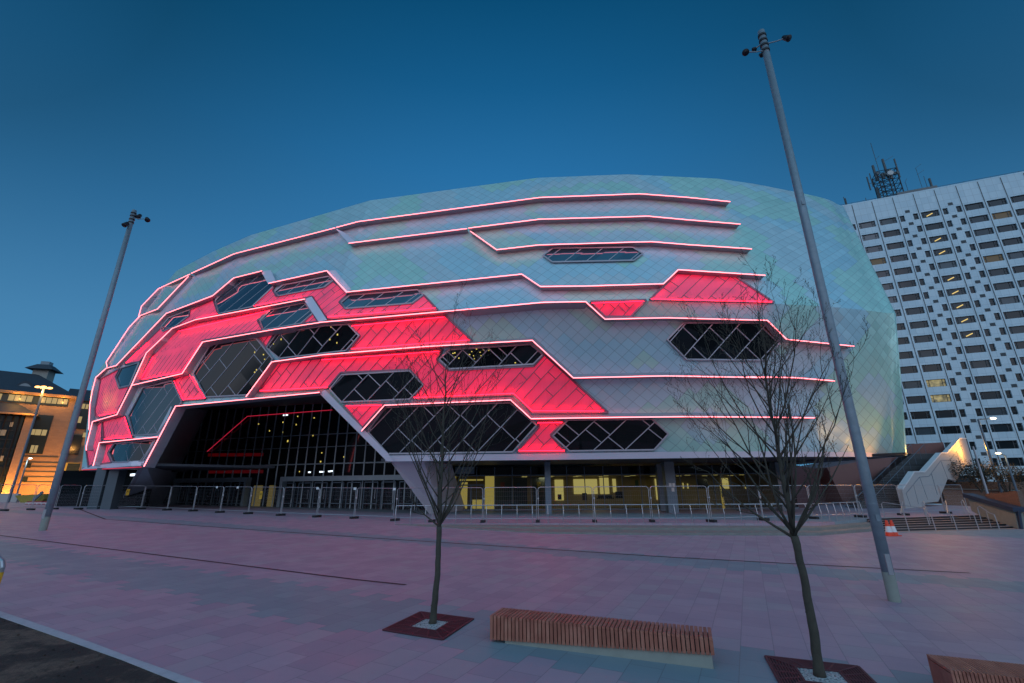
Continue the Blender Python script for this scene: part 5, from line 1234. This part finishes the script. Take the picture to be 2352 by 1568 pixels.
# cupola
cc = rp(370, 260, -9); zc0, zc1, zc2, zc3 = rp(0, 300, -9).z - 2, rp(370, 205, -9).z, rp(400, 160, -9).z, rp(400, 130, -9).z; hw = (rp(485, 260, -9) - rp(262, 240, -9)).length / 2 * .78
ax_ = (V((.94, .34, 0)), V((-.34, .94, 0)), V((0, 0, 1)))
bm = BM(); box(bm, (cc.x, cc.y, (zc0 + zc1) / 2), (hw * 1.7, hw * 1.7, zc1 - zc0), ax=ax_); mesh('cupola_wall', bm, plain('cupola_wall', (.30, .31, .28), .7), rf_)
bm = BM(); R_ = hw * 1.5; lo_ = [V((cc.x, cc.y, zc1)) + ax_[0] * sx_ * R_ + ax_[1] * sy_ * R_ for sx_, sy_ in ((-1, -1), (1, -1), (1, 1), (-1, 1))]; hi_ = [V((cc.x, cc.y, zc2)) + ax_[0] * sx_ * R_ * .45 + ax_[1] * sy_ * R_ * .45 for sx_, sy_ in ((-1, -1), (1, -1), (1, 1), (-1, 1))]
va = [bm.verts.new(p) for p in lo_]; vb = [bm.verts.new(p) for p in hi_]
for i in range(4): bm.faces.new((va[i], va[(i + 1) % 4], vb[(i + 1) % 4], vb[i]))
bm.faces.new(va[::-1]); bm.faces.new(vb); mesh('cupola_roof', bm, M['slate'], rf_)
bm = BM(); box(bm, (cc.x, cc.y, (zc2 + zc3) / 2), (hw * .95, hw * .95, zc3 - zc2), ax=ax_); mesh('cupola_vent', bm, plain('vent_box', (.2, .26, .3), .6), rf_)
for (x, y, en) in ((60, 1225, 1500), (250, 1225, 2000), (430, 1225, 2800), (640, 1225, 2400), (230, 560, 350), (-60, 1215, 1500)):
    p = lp(x, y, 5.5); plight('uplight', V((p.x, p.y, 1.4 if y > 1000 else p.z)), en, (1, .40, .06), .3, lb)
for (x, en) in ((150, 260), (350, 260), (550, 260)):
    p = lp(x, 430, 1.6); plight('eaves_light', V((p.x, p.y, zE - 1.2)), en, (1, .45, .08), .2, lb)
# building site bits at the left
def block_thing(name, label, cat, pts, ext, mat, group=None):
    c = V(pts[0]); e = empty(name, c, label, cat, group); bm = BM(); slab(bm, pts, ext); mesh('body', bm, mat, e); return e
def site(px0, py0, px1, py1, Y):
    a_, b_ = vplane(cQ(px0, py1), Y), vplane(cQ(px1, py1), Y); z1_ = vplane(cQ((px0 + px1) / 2, py0), Y).z; zg_ = min(gz(a_.x, a_.y), a_.z) 
    return [V((a_.x, Y, zg_)), V((b_.x, Y, zg_)), V((b_.x, Y, z1_)), V((a_.x, Y, z1_))]
block_thing('site_hoarding', 'pale hoarding panel behind the fence at the far left', 'hoarding', site(-60, 1268, 130, 1370, 58), (0, .3, 0), M['panelw'])
block_thing('site_cabin', 'low grey brown site box behind the fence left of the arena', 'site box', site(490, 1256, 665, 1375, 56), (2, 3, 0), plain('site_box', (.20, .17, .15), .7))
for k, (x0, x1) in enumerate(((205, 345), (352, 500), (506, 635))):
    q = site(x0, 1345, x1, 1395, 52); e = empty('plastic_barrier', q[0], ('leftmost', 'middle', 'rightmost')[k] + ' of three white and red plastic barriers behind the fence', 'barrier', 'plastic barriers on the site')
    bm = BM(); slab(bm, q, (0, .5, 0)); mesh('body', bm, M['white'], e); bm = BM(); a_, b_ = q[3], q[2]
    for s in range(4): 
        c_ = a_.lerp(b_, (s + .5) / 4); box(bm, c_ + V((0, -.03, -.22)), (.3, .06, .25)); 
    bar(bm, a_ + V((0, .25, .06)), b_ + V((0, .25, .06)), .3, .12); mesh('red_block', bm, plain('barrier_red', (.35, .03, .05), .5), e)
e = empty('skip', vplane(cQ(250, 1340), 57), 'yellow waste skip heaped behind the site fence', 'skip'); bm = BM(); q = [vplane(cQ(x, y), 57) for x, y in ((128, 1285), (380, 1270), (385, 1310), (335, 1350), (180, 1350))]; slab(bm, q, (0, 2, 0)); mesh('body', bm, plain('skip_yellow', (.30, .24, .03), .6, 0, .3), e)
bm = BM(); bar(bm, vplane(cQ(290, 1325), 56.6), vplane(cQ(370, 1255), 56.6), .2, .25); mesh('chute', bm, M['steel'], e)
# hoop barrier at the left edge of the frame
hb = ong(-30, 1425); zt_ = zat(hb.x, hb.y, 1272); e = empty('hoop_barrier', hb, 'curved galvanised hoop with a yellow band at the left edge', 'barrier'); bm = BM(); pts = [hb + V((-.9, 0, 0)), V((hb.x - .9, hb.y, zt_ - .25))] + [V((hb.x - .65 + .33 * math.cos(a_), hb.y, zt_ - .25 + .25 * math.sin(a_))) for a_ in (2.6, 2.0, 1.57, 1.1, .5, .1)] + [V((hb.x - .33, hb.y, zt_ - .3)), hb + V((-.4, 0, 0))]
hx = vplane((8, 1290), hb.y); sh = V((hx.x - (hb.x - .33), 0, 0)); tube(bm, [p + sh for p in pts], .045, 10); mesh('hoop', bm, M['galv'], e); bm = BM(); q = pts[-2] + sh; tube(bm, [q, q - V((.01, 0, .3))], .049, 10); mesh('yellow_band', bm, M['yellow'], e)
# shrubs beyond the plinth, right
def bush(c, rx, ry, rz_, n, label, seed):
    rnd = random.Random(seed); e = empty('shrub', c, label, 'shrub', 'dark shrubs behind the plinth'); bm = BM(); cl = [(rnd.uniform(-.8, .8) * rx, rnd.uniform(-.6, .6) * ry, rnd.uniform(.1, .8) * rz_, rnd.uniform(.25, .45) * rz_) for _ in range(16)]
    for i in range(n):
        q = cl[rnd.randrange(16)]; d_ = V((rnd.gauss(0, 1), rnd.gauss(0, 1), rnd.gauss(0, .8))).normalized(); p = V(c) + V((q[0], q[1], q[2])) + d_ * q[3] * rnd.uniform(.75, 1.1); s = rnd.uniform(.06, .13)
        a_ = V((rnd.gauss(0, 1), rnd.gauss(0, 1), rnd.gauss(0, 1))).normalized(); b_ = a_.orthogonal().normalized(); quad(bm, p, p + a_ * s + b_ * s * .5, p + a_ * s * 2, p + a_ * s - b_ * s * .5)
    mesh('foliage', bm, plain('dark_leaf', (.010, .015, .009), .7, 0, .5, 2), e)
    bm = BM(); 
    for k in range(5): tube(bm, [V(c) - V((0, 0, 1.0)), V(c) + V((rnd.uniform(-.5, .5) * rx, rnd.uniform(-.4, .4) * ry, rz_ * .6))], [.06, .02], 5)
    mesh('stems', bm, M['bark'], e)
q = vplane(cG(1960, 1070), 55); bush((q.x, 55, q.z - .3), 4, 2, 2.6, 3500, 'dark shrub between the stair parapet and the street lamps', 4); q = vplane(cG(2190, 1080), 55.5); bush((q.x, 55.5, q.z - .6), 4, 2, 2.4, 3500, 'dark shrub below the tower at the right edge', 6)
# dark low wall behind lamps at the right
a_ = vplane(cG(1640, 1080), 58); b_ = vplane(cG(2600, 1085), 58); e = empty('boundary_wall', V((a_.x, 58, -1)), 'dark low boundary wall below the shrubs at the right', 'wall'); bm = BM(); slab(bm, [V((a_.x, 58, -1.2)), V((b_.x + 20, 58, -1.2)), V((b_.x + 20, 58, b_.z)), V((a_.x, 58, a_.z))], (0, .4, 0)); mesh('wall', bm, M['brick'], e)
# small hanging sign above the side door
sp_ = onplane(*cD(1340, 850), g0 + gn * 3.0, gn); e = empty('hanging_sign', sp_, 'small dark hanging sign reading HOSPITALITY ENTRANCE under the overhang', 'sign')
rz_ = math.atan2(gd.y, gd.x); bm = BM(); box(bm, sp_, (1.75, .06, .62), rz=rz_); mesh('board', bm, M['steel'], e)
def text(body, p, size, rz, mat, par, nm='lettering'):
    cu = bpy.data.curves.new(nm, 'FONT'); cu.body = body; cu.size = size; cu.extrude = .004; cu.align_x = 'LEFT'; o_ = bpy.data.objects.new(nm, cu); col.objects.link(o_)
    dg = bpy.context.evaluated_depsgraph_get(); me = bpy.data.meshes.new_from_object(o_.evaluated_get(dg)); bpy.data.objects.remove(o_); bpy.data.curves.remove(cu)
    me.materials.clear(); me.materials.append(mat); o2 = bpy.data.objects.new(nm, me); col.objects.link(o2); o2.matrix_world = Matrix.Translation(p) @ Matrix.Rotation(rz, 4, 'Z') @ Matrix.Rotation(math.pi / 2, 4, 'X')
    w_ = o2.matrix_world.copy(); o2.parent = par; o2.matrix_parent_inverse = parent_inv(par); o2.matrix_basis = w_; return o2
text('Hospitality', sp_ + gn * .045 + gd * -.3 + V((0, 0, .05)), .2, rz_, M['white'], e); text('Entrance', sp_ + gn * .045 + gd * -.3 + V((0, 0, -.2)), .2, rz_, M['white'], e)
bm = BM(); c_ = sp_ + gn * .04 - gd * .6; tube(bm, [c_ + (gd * math.cos(a_) + V((0, 0, math.sin(a_)))) * .13 for a_ in [1.2 + k * .45 for k in range(9)]], .025, 5); mesh('emblem', bm, M['white'], e)
for s_ in (-.6, .6):
    bm = BM(); q = sp_ + gd * s_; tube(bm, [q + V((0, 0, .31)), V((q.x, q.y, Z0))], .02, 5); mesh('hanger', bm, M['steel'], e)
# white notices on the wide column
bm = BM(); q = onz(*cF(1110, 1212), ZT); z_ = vplane(cF(1150, 985), q.y - .02).z; 
for dx, dz in ((-.18, .1), (.1, .1), (.0, -.25)): box(bm, V((q.x + .1 + dx, q.y - .02, z_ + dz)), (.22, .01, .3))
tag(mesh('paper_notice', bm, M['white']), 'white paper notices taped to the wide grey column', 'notice')
# lamps under the left end: two white lit shop letters seen through the columns
bm = BM()
for x, y in ((268, 892), (284, 892), (520, 888), (536, 886)): q = onplane(*cB(x, y), V((0, 47.8, 0)), V((0, -1, 0))); box(bm, q, (.34, .05, .22))
mesh('lit_lettering', bm, M['coldspot'], arena)
# faint dusk sun, just above the horizon behind the camera
sl = bpy.data.lights.new('dusk_sun', 'SUN'); sl.energy = .12; sl.angle = math.radians(30); sl.color = (1, .8, .85); so = bpy.data.objects.new('dusk_sun', sl); col.objects.link(so)
so.rotation_euler = V((.25, .9, -.35)).to_track_quat('-Z', 'Y').to_euler()
# ------------------------------------------------------------------ camera
cd = bpy.data.cameras.new('camera'); co = bpy.data.objects.new('camera', cd); col.objects.link(co)
R = Matrix((xc, yc, zc)); co.matrix_world = Matrix.Translation(CAM) @ R.to_4x4()
cd.sensor_width = 36; cd.lens = 36 * FX / 2352; cd.clip_start = .05; cd.clip_end = 3000
S.camera = co
S.view_settings.view_transform = 'Standard'; S.view_settings.look = 'None'; S.view_settings.exposure = 0; S.view_settings.gamma = 1
S.render.engine = 'CYCLES'
